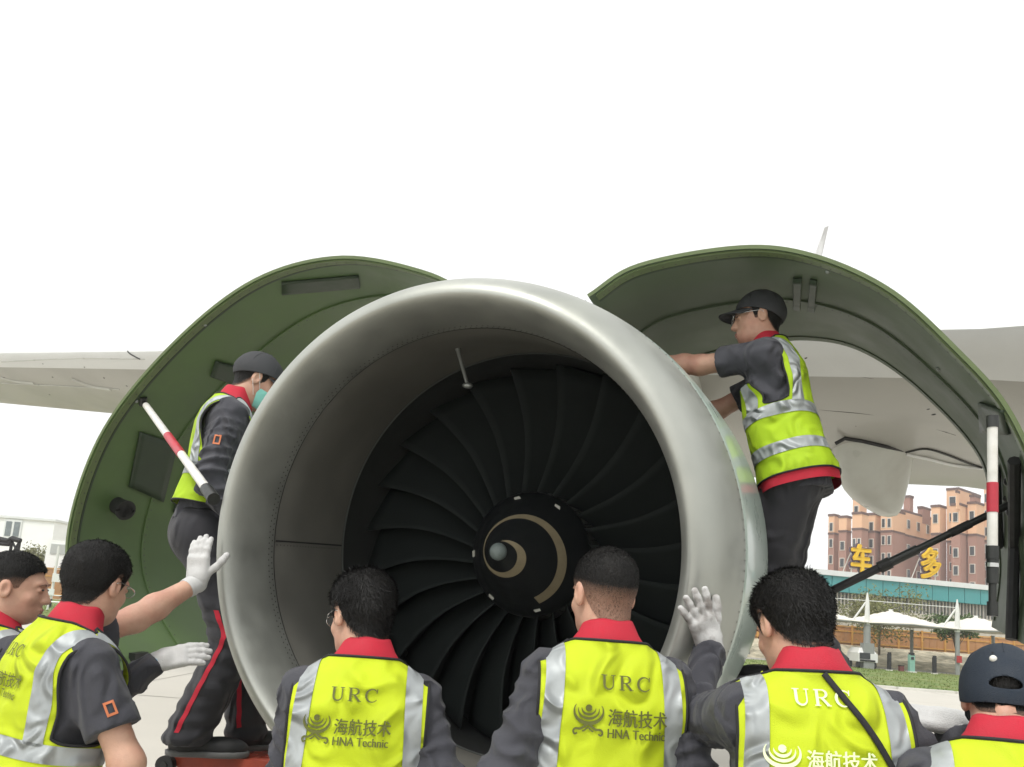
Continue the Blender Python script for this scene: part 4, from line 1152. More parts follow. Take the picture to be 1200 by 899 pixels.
def strands(V, T, n, lo, hi, seed, comb=(0, -.45, -.9), lift=.30):
    g = np.random.default_rng(seed); a = V[T[:, 0]]; b = V[T[:, 1]]; c = V[T[:, 2]]; nn = np.cross(b - a, c - a); ar = np.linalg.norm(nn, axis=1); nn = nn / (ar[:, None] + 1e-12)
    k = g.choice(len(T), n, p=ar / ar.sum()); u = g.random((n, 1)); v = g.random((n, 1)); m = u + v > 1; u = np.where(m, 1 - u, u); v = np.where(m, 1 - v, v)
    p = a[k] + (b[k] - a[k]) * u + (c[k] - a[k]) * v; N = nn[k]; cm = np.asarray(comb) + g.normal(0, .35, (n, 3)); cm = cm - N * (cm * N).sum(1, keepdims=True)
    d = N * lift + cm + g.normal(0, .12, (n, 3)); d /= np.linalg.norm(d, axis=1)[:, None]; l = g.uniform(lo, hi, (n, 1)); s = np.cross(d, N + .01); s /= np.linalg.norm(s, axis=1)[:, None] + 1e-9
    w = .0009; bend = p + d * l * .55 + N * .0; tip = p + d * l - N * l * .18
    Vn = np.concatenate([p - s * w - N * .002, p + s * w - N * .002, bend + s * w * .7, bend - s * w * .7, tip])
    i = np.arange(n)
    return Vn, [(x, x + n, x + 2 * n, x + 3 * n) for x in i] + [(x + 3 * n, x + 2 * n, x + 4 * n) for x in i]


SER = None
def urc_geo():
    """serif capitals U R C drawn as strokes, height 1, centred"""
    S = []
    def st(p, w): S.append(ribbon2(np.array(p, float), w))
    def ln(a, b, w, n=6): st([np.array(a) + (np.array(b) - np.array(a)) * t for t in np.linspace(0, 1, n)], w)
    ln((.12, 1), (.12, .34), .16); st(arc2(.40, .34, .28, .32, 180, 360, 16), list(np.linspace(.15, .07, 16))); ln((.68, .34), (.68, 1), .07); ln((-.06, .97), (.30, .97), .055); ln((.54, .97), (.82, .97), .055)
    o = 1.12
    ln((o + .12, 0), (o + .12, 1), .16); ln((o - .04, .97), (o + .40, .97), .06); ln((o - .04, .03), (o + .29, .03), .055)
    st(arc2(o + .38, .735, .25, .235, 90, -90, 14), [.06, .07, .09, .11, .13, .14, .145, .145, .14, .13, .11, .09, .07, .06]); ln((o + .18, .5), (o + .40, .5), .06); ln((o + .36, .5), (o + .72, .03), .15); ln((o + .60, .03), (o + .86, .03), .055)
    o = 2.22
    st(arc2(o + .46, .5, .40, .47, 42, 322, 28), [.05, .06, .07, .075] + [.08 + .08 * math.sin(x) for x in np.linspace(0, math.pi, 19)] + [.075, .07, .065, .06, .05]); ln((o + .76, .68), (o + .79, 1.0), .06)
    V = []; Fc = []; k = 0
    for v, f in S: V.append(v); Fc += [tuple(i + k for i in q) for q in f]; k += len(v)
    V = np.concatenate(V); lo, hi = V.min(0), V.max(0); return V - (lo + hi) / 2, Fc, hi - lo


def logo_geo():
    S = []
    def st(p, w): S.append(ribbon2(np.array(p, float), w))
    st(arc2(0, .36, .055, .055, 0, 360, 16), .11)
    a = np.linspace(0, math.pi, 22); cres = lambda r0, w: list(.015 + w * np.sin(a))
    st(arc2(0, .36, .23, .20, 180, 360, 22), cres(0, .07)); st(arc2(0, .30, .34, .27, 168, 372, 22), cres(0, .07)); st(arc2(0, .26, .47, .38, 150, 390, 22), list(.02 + .10 * np.sin(a)))
    for s in (-1, 1):
        st([(s * x, y) for x, y in spline(np.array([(0, -.10), (.12, -.22), (.26, -.30), (.40, -.30), (.47, -.38), (.42, -.47), (.34, -.43)]), 22)], list(np.linspace(.09, .05, 22)))
        st([(s * x, y) for x, y in spline(np.array([(0, -.24), (.10, -.33), (.18, -.37)]), 8)], .05)
    V = []; Fc = []; k = 0
    for v, f in S: V.append(v); Fc += [tuple(i + k for i in q) for q in f]; k += len(v)
    return np.concatenate(V), Fc, np.array([1., 1.])


URC, LOGO, CJK, LATIN = urc_geo(), logo_geo(), text_geo('海航技术'), text_geo('HNA Technic')
DEF_ARM = dict(w=None, hint=None, finger=None, palm=None, sleeve='long', glove=None)


class Person: pass


def person(label, neck, D, yaw=0, lean=4, side=0, z0=0.0, head=(0, 4, 0), hair=(.020, .008, 0), seed=1, arms=None, ink=None, ink_dx=0.0, strap=False,
           cap=None, mask=False, glasses=False, group='ground crew in yellow vests', k=None, legs=None, vestm=None, face=True, text_z=0.0, urc_z=0.0, hs=.97, deep_cap=0.0, hem=False, vest_low=.86, fade=False):
    p = Person(); npt = at(neck[0], neck[1], D); lean, side, yaw = rad(lean), rad(side), rad(yaw)
    # stand so that the base of the neck is at the seen point
    if k is None: k = (npt[2] - z0) / (.95 + .525 * math.cos(lean) * math.cos(side))
    Rt = Rm('z', yaw) @ Tm(0, 0, .95 * k) @ Rm('y', side) @ Rm('x', -lean) @ Tm(0, 0, -.95 * k) @ Sm(k)
    v = xf(Rt, np.array([[0, -.055, 1.475]]))[0]; root = np.array([npt[0] - v[0], npt[1] - v[1], npt[2] - v[2]])
    M = Tm(*root) @ Rt; Mi = np.linalg.inv(M); p.M, p.k, p.root = M, k, root
    z0 = root[2]
    o = empty('person', root, label, 'person', group); p.o = o
    to_l = lambda w: xf(Mi, np.asarray(w, float)[None])[0]; vec_l = lambda w: unit(np.linalg.inv(M[:3, :3]) @ np.asarray(w, float))
    arms = arms or {}; J = {}
    for nm, s in (('R', 1), ('L', -1)):
        a = dict(DEF_ARM); a.update(arms.get(nm, {})); S = SH(s)
        Wt = to_l(a['w']) if a['w'] is not None else (np.array(a['wl']) if 'wl' in a else S + np.array([s * .085, .09, -.50]))
        hint = vec_l(a['hint']) if a['hint'] is not None else np.array([s * .5, -1, -.2])
        E_, Wt = ik(S, Wt, hint); J[nm] = (S, E_, Wt, a, s)
    # ---- shirt
    def shirt(P):
        d = torso(P, .0)
        for S, E_, Wt, a, s in J.values():
            S0 = np.array([s * .09, -.014, 1.375])
            ad = cone(P, S0, S, .064, .064); ua = unit(E_ - S); fa = unit(Wt - E_)
            if a['sleeve'] == 'long':
                ad = smin(ad, cone(P, S, E_, .066, .056), .03); ad = smin(ad, cone(P, E_, Wt - fa * .03, .056, .045), .03)
                t = (P - E_) @ fa; near = np.exp(-((P - E_) ** 2).sum(1) / .022) + .45; ad = ad - .0068 * (1 - 2 * np.abs(np.sin((P @ (ua + fa * .5)) * 48 + 2.6 * wob(P, 4.5, seed)))) * near
                ad = np.maximum(ad, (P - Wt) @ fa + .012)
            else:
                H = S + ua * .20; sl = cone(P, S, S + ua * .24, .066, .070); sl = smax(sl, (P - H) @ ua, .006); ad = smin(ad, sl, .03)
            d = smin(d, ad, .035)
        return d - .005 * wob(P, 4.0, seed + 3, (1, 1, .7)) - .0065 * (1 - 2.4 * np.abs(wob(P, 5, seed + 4, (1, 1, .8)))) * np.where(P[:, 2] > 1.30, .45, 1.)
    pts = np.array([q for j in J.values() for q in j[:3]])
    lo = np.minimum(pts.min(0) - .10, (-.27, -.19, .79)); hi = np.maximum(pts.max(0) + .10, (.27, .19, 1.54))
    V, Fc = polygonize(shirt, lo, hi, .0095)
    V, T_ = clip(V, Fc, np.maximum(1.452 - V[:, 2], np.hypot(V[:, 0], V[:, 1]) - .135))
    if vest_low > .9: V, T_ = clip(V, T_, V[:, 2] - .93)
    mk('shirt', xf(M, V), T_, M_UNI, o); p.shirt = (V, T_)
    # ---- vest
    def vest(P):
        d = torso(P, .021)
        for S, E_, Wt, a, s in J.values():
            ua = unit(E_ - S); d = smin(d, cone(P, (s * .08, -.014, 1.375), S + ua * .05, .086, .088), .04)
        flare = np.clip((1.2 - P[:, 2]) / .35, 0, 1); d = d - .014 * flare
        return d - .005 * wob(P, 3.5, seed + 7, (1, 1, .55)) - .0062 * (1 - 2.4 * np.abs(wob(P, 3.6, seed + 8, (1, 1, .75)))) * np.clip((1.46 - P[:, 2]) / .12, .2, 1)
    V, Fc = polygonize(vest, (-.32, -.23, .78), (.32, .23, 1.54), .0095)
    nrm = normals(V, Fc)
    def fields(V):
        x, y, z = np.abs(V[:, 0]), V[:, 1], V[:, 2]
        arm = np.where(z > 1.17, .180, .180 + (1.17 - z) * 1.5) - x
        neckz = np.interp(y, [-.20, -.06, -.01, .03, .14], [1.478, 1.478, 1.462, 1.40, 1.22])
        nk_ = neckz - z; nk_ = np.where(y < 0.0, nk_, np.minimum(nk_, 1) + np.maximum(0, x - .075) * 1.2)
        out = np.minimum(np.minimum(arm, nk_), z - vest_low)
        for S, E_, Wt, a, s in J.values():
            ua = unit(E_ - S)
            if ua[2] > -.55:
                t = (V - S) @ ua; rr = np.linalg.norm(V - S - t[:, None] * ua, axis=1); out = np.where((rr < .125) & (V[:, 0] * s > .06), np.minimum(out, -.006 - t), out)
        return out
    vm = vestm or M_VEST
    VV, TT = clip(V, Fc, fields(V)); W_ = xf(M, VV); vo = mk('vest', W_, TT, vm, o); sm = vo.modifiers.new('s', 'SOLIDIFY'); sm.thickness = .004; sm.offset = -1
    for L in loops(TT):
        pts = W_[L]
        if len(pts) > 12: MB().tube(np.vstack([pts, pts[:2]])[::2], .0040, 6, False).build('binding', M_BIND, vo)
    Vo = V + nrm * .0025; base_f = fields(V)
    def strip(f, nm='reflective_strip', m=M_TAPE):
        a_, b_ = clip(Vo, Fc, np.minimum(f, base_f - .004))
        if len(b_): mk(nm, xf(M, a_), b_, m, vo)
    for s in (-1, 1): strip(np.minimum(.0225 - np.abs(V[:, 0] * s - .143 - .006 * np.sin(V[:, 2] * 7)), V[:, 2] - 1.150))
    for zc in (1.128, .965): strip(.0245 - np.abs(V[:, 2] - zc - .006 * np.sin(V[:, 0] * 9 + seed)), 'reflective_band')
    if hem:
        a_, b_ = clip(V - nrm * .004, Fc, .024 - np.abs(V[:, 2] - vest_low + .018))
        if len(b_): mk('shirt_hem', xf(M, a_), b_, M_RED, o)
    bv = BVHTree.FromPolygons([Vector(q) for q in Vo], [tuple(map(int, f)) for f in Fc])
    def lay(G, cx, cz, w, m, nm, off=.0025, h=None):
        V2, Fg, dim = G; sc_ = np.array([w / dim[0], (h / dim[1]) if h else w / dim[0]]); out = []
        for x, z in V2 * sc_ + (cx, cz):
            r = bv.ray_cast(Vector((x, -.6, z)), Vector((0, 1, 0)))
            if r[0] is None: return
            nn = r[1] if r[1].y < 0 else -r[1]; out.append(np.array(r[0] + nn * off))
        mk(nm, xf(M, out), Fg, m, vo, False)
    if ink is not None:
        lay(URC, ink_dx + .0, 1.378 + text_z + urc_z, .118, ink, 'lettering', h=.036); lay(LOGO, ink_dx - .087, 1.290 + text_z, .072, ink, 'emblem', h=.074)
        for q_, o_ in ((-.0007, .0025), (.0007, .0031)): lay(CJK, ink_dx + .030 + q_, 1.298 + text_z + q_ * .5, .142, ink, 'lettering', o_, h=.040); lay(LATIN, ink_dx + .028 + q_, 1.262 + text_z, .138, ink, 'lettering', o_, h=.021)
    if strap:
        ps = spline(np.array([(.0, 1.474), (.03, 1.43), (.085, 1.35), (.14, 1.25), (.185, 1.12)]), 34); V2, Fg = ribbon2(ps, .012); out = []
        for x, z in V2:
            r = bv.ray_cast(Vector((x, -.6, z)), Vector((0, 1, 0))); out.append(np.array(r[0]) + (0, -.006, 0) if r[0] else np.array((x, -.02, z)))
        so = mk('shoulder_strap', xf(M, out), Fg, M_BIND, o); sm = so.modifiers.new('s', 'SOLIDIFY'); sm.thickness = .005
    # ---- collar
    n = 56; R_ = []
    for zz, ra, rb, yc in ((1.440, .116, .084, -.012), (1.470, .098, .078, -.012), (1.498, .078, .071, -.012), (1.524, .066, .064, -.008), (1.532, .0625, .0615, -.006), (1.520, .0595, .0585, -.006), (1.48, .060, .058, -.006)):
        row = []
        for t in np.linspace(rad(104), rad(436), n): row.append((ra * math.cos(t), yc + rb * math.sin(t), zz - .030 * max(0, math.sin(t)) ** 2 + .002 * math.sin(5 * t + seed)))
        R_.append(xf(M, np.array(row)))
    MB().rings(np.array(R_), close=False).build('collar', M_RED, o, autosmooth=None)
    # ---- head
    hy, hp, hr = [rad(q) for q in head]; nb = xf(M, np.array([[0, -.012, 1.475]]))[0]
    HM = Tm(*nb) @ Rm('z', hy) @ Rm('y', hr) @ Rm('x', -hp) @ Sm(k * hs) @ Tm(0, .030, .132); p.HM = HM
    Vh, Fh = cached('head', head_sdf, (-.11, -.14, -.20), (.11, .14, .14), .0046)
    bV, bF = [xf(HM, Vh)], [tuple(f) for f in Fh]; nb_ = len(Vh)
    def body(P):
        d = torso(P, -.030, .95)
        for S, E_, Wt, a, s in J.values():
            q_ = 1.0 if a['sleeve'] == 'short' else .68; ad = cone(P, (s * .09, -.014, 1.375), S, .045 * q_, .045 * q_); ad = smin(ad, cone(P, S, E_, .047 * q_, .042 * q_), .03); m_ = E_ + (Wt - E_) * .3
            ad = smin(ad, cone(P, E_, m_, .042 * q_, .0425 * q_), .03); ad = smin(ad, cone(P, m_, Wt, .042 * q_, .029), .03); d = smin(d, ad, .03)
        return d
    Vb, Fb = polygonize(body, lo, hi, .0125 if any(j[3]['sleeve'] == 'short' for j in J.values()) else .02); bV.append(xf(M, Vb)); bF += [tuple(int(i) + nb_ for i in f) for f in Fb]; nb_ += len(Vb)
    # ---- hands
    for nm, (S, E_, Wt, a, s) in J.items():
        fd = vec_l(a['finger']) if a['finger'] is not None else unit(unit(Wt - E_) * .9 + np.array((0, .05, -.3)))
        pn = vec_l(a['palm']) if a['palm'] is not None else np.array([-s, 0.1, 0.])
        zc = unit(fd); yc = -(pn - zc * (pn @ zc)); yc = unit(yc); xc = np.cross(yc, zc)
        HA = np.eye(4); HA[:3, 0], HA[:3, 1], HA[:3, 2] = xc, yc, zc; HA[:3, 3] = Wt
        pose = a.get('pose', (.06, .22, .55)); gl = a['glove']
        fn = lambda P, s=s, pose=pose, gl=gl: hand_sdf(P, s, pose) - (.0018 if gl else 0)
        Vg, Fg = cached(('hand', s, str(pose), bool(gl)), fn, (-.14, -.12, -.05), (.14, .05, .21), .0042)
        Vw = xf(M @ HA, Vg)
        if gl:
            go = mk('glove', Vw, Fg, gl, o)
            fa = unit(Wt - E_); CA = np.eye(4); CA[:3, 2] = fa; CA[:3, 0] = unit(np.cross(yc, fa)); CA[:3, 1] = np.cross(fa, CA[:3, 0]); CA[:3, 3] = Wt
            cf = MB(); cf.rings([[xf(M @ CA, np.array([[r * math.cos(t), r * .92 * math.sin(t), z]]))[0] for t in np.linspace(0, 6.283, 22, endpoint=False)] for z, r in ((-.052, .032), (-.050, .0365), (-.030, .0370), (-.010, .0355), (.004, .0330), (.012, .026))]); cf.build('cuff', a.get('cuff', gl), go)
        else: bV.append(Vw); bF += [tuple(int(i) + nb_ for i in f) for f in Fg]; nb_ += len(Vw)
    # ---- legs (in the frame of the root, upright)
    RL = Tm(*root) @ Rm('z', yaw) @ Sm(k); Li = np.linalg.inv(RL)
    hipc = xf(Li, xf(M, np.array([[0, 0, .90]])))[0]
    lg = legs or {}; feet = {}
    for nm, s in (('R', 1), ('L', -1)):
        f0 = xf(Li, np.asarray(lg[nm], float)[None])[0] if nm in lg else np.array([s * .11, .0, 0.0]); feet[nm] = f0
    LJ = {}
    for nm, s in (('R', 1), ('L', -1)):
        Hp = hipc + (s * .09, 0, -.02); An = feet[nm] + (0, -.03, .09); Kn, An2 = ik(Hp, An, np.array([s * .15, 1, .0]), .43, .42); LJ[nm] = (Hp, Kn, An, s)
    def pants(P):
        d = ell(P, hipc + (0, -.008, .0), (.178, .132, .15))
        for Hp, Kn, An, s in LJ.values():
            l_ = cone(P, Hp, Kn, .106, .092); l_ = smin(l_, cone(P, Kn, An - (0, 0, .03), .092, .086), .04); near = np.exp(-((P - Kn) ** 2).sum(1) / .03) + np.exp(-((P - An) ** 2).sum(1) / .02)
            l_ = l_ - .007 * np.sin(P[:, 2] * 95 + 2.5 * wob(P, 5, seed + 20)) * near; d = smin(d, l_, .04)
        d = np.maximum(d, P[:, 2] - hipc[2] - .14); d = np.maximum(d, min(feet['R'][2], feet['L'][2]) + .045 - P[:, 2])
        return d - .006 * wob(P, 5, seed + 21, (1, 1, .7))
    ps = np.array([q for j in LJ.values() for q in j[:3]]); lo2 = np.minimum(ps.min(0) - .15, hipc - .2); hi2 = np.maximum(ps.max(0) + .15, hipc + .2)
    Vp, Fp = polygonize(pants, lo2, hi2, .0145 if legs or z0 > .5 else .024); mk('trousers', xf(RL, Vp), Fp, M_PANTS, o)
    a_, b_ = clip(Vp + normals(Vp, Fp) * .005, Fp, .020 - np.abs(Vp[:, 2] - hipc[2] - .095))
    if len(b_): mk('belt', xf(RL, a_), b_, M_BIND, o)
    p.pants = (xf(RL, Vp), Fp); p.LJ = LJ; p.RL = RL
    def legs_sdf(P):
        d = ell(P, hipc, (.11, .085, .12))
        for Hp, Kn, An, s in LJ.values(): d = smin(d, smin(cone(P, Hp, Kn, .06, .045), cone(P, Kn, An, .045, .036), .03), .03)
        return d
    Vl, Fl = polygonize(legs_sdf, lo2, hi2, .026); bV.append(xf(RL, Vl)); bF += [tuple(int(i) + nb_ for i in f) for f in Fl]; nb_ += len(Vl)
    for nm, (Hp, Kn, An, s) in LJ.items():
        f0 = feet[nm]; ta = lg.get('toe_' + nm, 0.0); Fm = RL @ Tm(*f0) @ Rm('z', ta - s * .12)
        def shoe(P):
            d = smin(ell(P, (0, .105, .038), (.047, .105, .042)), ell(P, (0, -.02, .05), (.040, .075, .058)), .03); d = smin(d, cone(P, (0, -.03, .05), (0, -.035, .11), .042, .046), .03)
            return np.maximum(d, .018 - P[:, 2])
        Vs, Fs = cached('shoe', shoe, (-.07, -.12, .0), (.07, .24, .17), .009); so = mk('shoe', xf(Fm, Vs), Fs, M_SHOE, o)
        def sole(P): return np.maximum(np.maximum(smin(ell(P, (0, .105, .02), (.052, .113, .09)), ell(P, (0, -.02, .02), (.045, .082, .09)), .03), P[:, 2] - .026), .001 - P[:, 2])
        Vs, Fs = cached('sole', sole, (-.08, -.13, -.008), (.08, .25, .04), .0085); mk('sole', xf(Fm, Vs), Fs, M_SOLE, so)
    mk('body', np.concatenate(bV), bF, M_SKIN, o)
    # ---- face details
    b = MB()
    for s in (-1, 1): b.sphere((s * .031, .0945, .0045), (.0125, .0045, .0042), 10, 6)
    mk('eyes', xf(HM, np.concatenate(b.V)), b.F, M_EYE, o)
    b = MB()
    for s in (-1, 1): b.tube([(s * .014, .0985, .021), (s * .030, .0985, .0255), (s * .048, .0845, .020)], [.003, .0038, .002], 6)
    mk('eyebrows', xf(HM, np.concatenate(b.V)), b.F, M_HAIR, o)
    if not mask:
        b = MB(); b.sphere((0, .0985, -.067), (.021, .0065, .0042), 12, 6); b.sphere((0, .0965, -.0765), (.018, .0065, .0045), 12, 6); mk('lips', xf(HM, np.concatenate(b.V)), b.F, M_LIPS, o)
    # ---- hair
    Vr, Tr = hair_geo(hair, seed)
    ho = mk('hair', xf(HM, Vr), Tr, M_HAIR, o)
    at_ = ho.data.attributes.new('hair_amount', 'FLOAT', 'POINT'); lim = np.interp(Vr[:, 1], [-.12, -.03, .05, .1], [.020, .045, .060, .065])
    dens = np.clip((Vr[:, 2] - lim + .055) / .075, 0, 1) if fade else np.clip(hairline(Vr) / .018, .35, 1)
    at_.data.foreach_set('value', dens.astype(np.float32))
    if cap is None:
        ln_ = hair[0]; keep = dens[Tr].mean(1) > (.55 if fade else .1); Vs, Fs = strands(Vr, Tr[keep], 7000, ln_ * .30, ln_ * (1.1 if ln_ > .02 else .75), seed + 40, lift=.42 if ln_ > .02 else .3); props(mk('hair_strands', xf(HM, Vs), Fs, M_HAIRS, ho), kind='stuff')
        Vs, Fs = strands(Vr, Tr, 2500, .002, .006, seed + 41); props(mk('hair_stubble', xf(HM, Vs), Fs, M_HAIRS, ho), kind='stuff')
    if cap is not None:
        def cp(P): return smin(ell(P, (0, -.012, .036), (.089, .110, .100)), ell(P, (0, -.012, .02 - deep_cap * .5), (.088, .108, .07 + deep_cap * .6)), .02) - .0015 * wob(P, 9, seed)
        Vc, Fc_ = polygonize(cp, (-.12, -.15, -.11), (.12, .13, .16), .006)
        rim = Vc[:, 2] - np.interp(Vc[:, 1], [-.12, -.05, .03, .1], [-.030 - deep_cap, .0 - deep_cap * .9, .030 - deep_cap * .3, .046])
        hole = np.full(len(Vc), 1.0)
        if cap == M_CAPD: hole = np.where(Vc[:, 1] < 0, np.hypot(Vc[:, 0] / .034, (Vc[:, 2] + deep_cap * .75 - .012) / .015) - 1, 1.)
        Va_, Ta_ = clip(Vc, Fc_, np.minimum(rim, hole * .03)); co = mk('cap', xf(HM, Va_), Ta_, cap, o); sm = co.modifiers.new('s', 'SOLIDIFY'); sm.thickness = .003
        br = []
        for r_ in np.linspace(0, 1, 7):
            br.append([(math.sin(t) * (.088 + .006 * r_) * (1 - .10 * r_ * abs(math.sin(t))), -.012 + math.cos(t) * .108 + .078 * r_ * (max(0, math.cos(t)) ** .6), .046 - .012 * (1 - math.cos(t)) - .018 * r_ - .05 * (math.sin(t) ** 2) * .35) for t in np.linspace(-1.15, 1.15, 21)])
        bo = MB().rings(np.array([xf(HM, np.array(q)) for q in br]), close=False).build('brim', cap, co, autosmooth=None); sm = bo.modifiers.new('s', 'SOLIDIFY'); sm.thickness = .004
        MB().sphere(xf(HM, np.array([[0, -.012, .136]]))[0], .008, 10, 6).build('cap_button', cap, co)
        for a_ in range(6):
            t = a_ * math.pi / 3 + .52; q = [(.0895 * math.sin(e) * math.cos(t), -.012 + .1105 * math.sin(e) * math.sin(t), .036 + .1005 * math.cos(e)) for e in np.linspace(.08, 1.35, 14)]
            MB().tube(xf(HM, np.array(q)), .0011, 5).build('cap_seam', cap, co)
        p.cap = co; p.capbv = BVHTree.FromPolygons([Vector(q) for q in xf(HM, Va_)], [tuple(map(int, t)) for t in Ta_])
    if mask:
        Vm = Vh.copy(); nm_ = normals(Vh, Fh)
        Vm = Vm + nm_ * .0045; f = np.minimum(np.minimum(Vm[:, 1] - .022 - .25 * np.abs(Vm[:, 2] + .062), -.012 - .35 * (np.abs(Vm[:, 0])) - Vm[:, 2]), Vm[:, 2] + .118); Va_, Ta_ = clip(Vm, Fh, f); mo = mk('face_mask', xf(HM, Va_), Ta_, M_MASK, o)
        for s in (-1, 1):
            for (a0, b0) in (((s * .060, .030, -.048), (s * .086, -.014, .022)), ((s * .052, .026, -.092), (s * .086, -.022, -.022))):
                m_ = (np.array(a0) + np.array(b0)) / 2 + (s * .010, 0, 0); MB().tube(xf(HM, np.array([a0, m_, b0])), .0016, 5).build('ear_loop', M_RODW, mo)
    if glasses:
        gm = M_CHROME; b = MB()
        for s in (-1, 1):
            b.tube([(s * .031 + .022 * math.cos(t), .112, .002 + .016 * math.sin(t)) for t in np.linspace(0, 6.283, 22)], .0013, 5, False)
            b.tube([(s * .053, .110, .006), (s * .076, .06, .010), (s * .086, .0, .012), (s * .082, -.03, -.006)], .0016, 5)
        b.tube([(-.009, .112, .004), (0, .114, .007), (.009, .112, .004)], .0013, 5)
        go = mk('glasses', xf(HM, np.concatenate(b.V)), b.F, gm, o)
        b = MB()
        for s in (-1, 1): b.add([(s * .031 + .021 * math.cos(t), .112, .002 + .015 * math.sin(t)) for t in np.linspace(0, 6.283, 18, endpoint=False)], [tuple(range(18))])
        mk('lenses', xf(HM, np.concatenate(b.V)), b.F, M_GLASS, go)
    p.J = J
    return p


def sleeve_patch(p, nm, f=.45):
    """small orange badge on the outer upper arm"""
    S, E_, Wt, a, s = p.J[nm]; V, T_ = p.shirt; bv = BVHTree.FromPolygons([Vector(q) for q in V], [tuple(map(int, t)) for t in T_])
    c = S + (E_ - S) * f; ua = unit(E_ - S); out = np.array([s, -.25, 0.]); out = unit(out - ua * (out @ ua)); tt = np.cross(ua, out)
    V2 = []
    for x, z in ((-.014, -.02), (.014, -.02), (.014, .02), (-.014, .02), (-.008, -.013), (.008, -.013), (.008, .013), (-.008, .013)):
        r = bv.ray_cast(Vector(c + out * .2 + tt * x + ua * z), Vector(-out)); q = r[0] if r[0] else Vector(c + out * .08); V2.append(np.array(q) + out * .003)
    mk('sleeve_badge', xf(p.M, V2), [(0, 1, 5, 4), (1, 2, 6, 5), (2, 3, 7, 6), (3, 0, 4, 7)], M_ORANGE, p.o, False)


def leg_stripe(p, nm, side, w=.022, dirv=None):
    Hp, Kn, An, s = p.LJ[nm]; V, Fc = p.pants; bv = BVHTree.FromPolygons([Vector(q) for q in V], [tuple(map(int, t)) for t in Fc])
    R3 = p.RL[:3, :3]; out = unit(np.asarray(dirv)) if dirv is not None else unit(R3 @ np.array([s, 0, 0.])); rows = []
    P0 = [xf(p.RL, q[None])[0] for q in (Hp, Kn, An)]
    for t in np.linspace(.75, 1.97, 34):
        c = P0[0] + (P0[1] - P0[0]) * t if t < 1 else P0[1] + (P0[2] - P0[1]) * (t - 1); ua = unit(P0[2] - P0[0]); tt = unit(np.cross(ua, out)); row = []
        for x in (-w / 2, 0, w / 2):
            r = bv.ray_cast(Vector(c + out * .135 + tt * x), Vector(-out)); row.append(np.array(r[0]) + out * .003 if r[0] else c + out * .095)
        rows.append(row)
    MB().rings(np.array(rows), close=False).build('leg_stripe', M_RED, p.o, autosmooth=None)


# --- workers seen from behind
pC = person('worker in yellow vest with olive lettering, glasses and tousled hair, centre left', (428, 772), 2.05, yaw=6, lean=6, head=(40, 14, 2), hair=(.024, .012, 0), seed=3, ink=M_INK, ink_dx=-.012,
            glasses=True, arms={'R': dict(wl=(.23, .12, .93)), 'L': dict(wl=(-.12, .30, 1.05), hint=(-.2, -.3, -1))})
pD = person('worker in yellow vest with olive lettering and cropped hair, at centre', (716, 753), 2.0, yaw=2, lean=3, head=(22, 5, 0), hair=(.012, .005, 0), seed=5, ink=M_INK, ink_dx=.026, fade=True,
            arms={'L': dict(wl=(-.27, .05, .90), hint=(-.35, -1, 0)), 'R': dict(wl=(.23, .08, .90), hint=(.3, -1, 0))})
def on_lip(px, py, up, back=.078, off=.030):
    """wrist place, finger direction and palm direction for a hand laid flat on the lip at a pixel"""
    h, n_ = hit(bLip, px, py); n_ = n_ if n_ @ (CAM - h) > 0 else -n_
    f = np.asarray(up, float); f = unit(f - n_ * (f @ n_)); return h + n_ * off - f * back, f, -n_


wE, fE, nE = on_lip(816, 727, (-.55, 0, .85))
pE = person('worker with black strap across pale lettered vest, gloved hand on the engine lip', (957, 789), 1.74, yaw=-6, lean=5, side=-2, head=(12, 24, 0), hair=(.0215, .013, 0), seed=8, ink=M_INKW, ink_dx=-.012, strap=True, text_z=-.002, urc_z=.045,
            arms={'L': dict(w=wE, hint=(-.5, -.2, -1), finger=fE, palm=nE, glove=M_GLOVED, pose=(.16, .06, .72)), 'R': dict(wl=(.25, .14, .95), hint=(1, -.6, -.2))})
wB, fB, nB = on_lip(259, 646, (-.06, 0, 1), back=.085)
pB = person('worker in short sleeves and yellow vest reaching a gloved hand to the lip', (72, 728), 2.22, yaw=-38, lean=8, side=2, head=(-14, 12, 0), hair=(.018, .010, 0), seed=13, ink=M_INK, ink_dx=-.02, glasses=True,
            arms={'L': dict(w=wB, hint=(.1, 0, -1), sleeve='short', finger=fB, palm=nB, glove=M_GLOVE, pose=(.02, .16, .85)), 'R': dict(wl=(.175, .15, .90), hint=(1, -.4, 0), sleeve='short')})
sleeve_patch(pB, 'R', .50)
hA = at(186, 774, 2.62)
pA = person('leftmost worker in profile, partly cut off by the picture edge', (-20, 730), 2.5, yaw=-30, lean=2, head=(-72, 4, 0), hair=(.014, .004, 0), seed=17, fade=True, ink=None,
            arms={'R': dict(w=hA, hint=(0, -.3, -1), finger=(1, .15, .28), palm=(.2, .9, -.45), glove=M_GLOVE, cuff=M_BLUE, pose=(.05, .18, .3)), 'L': dict(wl=(-.25, .25, 1.0))})
hF = at(1116, 846, 1.86)
pF = person('worker in dark navy baseball cap at the right edge', (1186, 872), 1.56, yaw=-20, lean=10, head=(-30, 38, 0), hair=(.012, .008, 0), seed=21, deep_cap=.05, cap=M_CAPD,
            arms={'L': dict(w=hF, hint=(-.1, -.5, -1), finger=(-1, .15, .05), palm=(.1, .6, -1), glove=M_GLOVE, pose=(.02, 1.0, .35)), 'R': dict(wl=(.26, .16, .96))})
q, _n = hit(pF.capbv, 1164, 772)
if q is not None: MB().sphere(q, .0075, 12, 8).build('cap_badge', M_RODW, pF.cap)

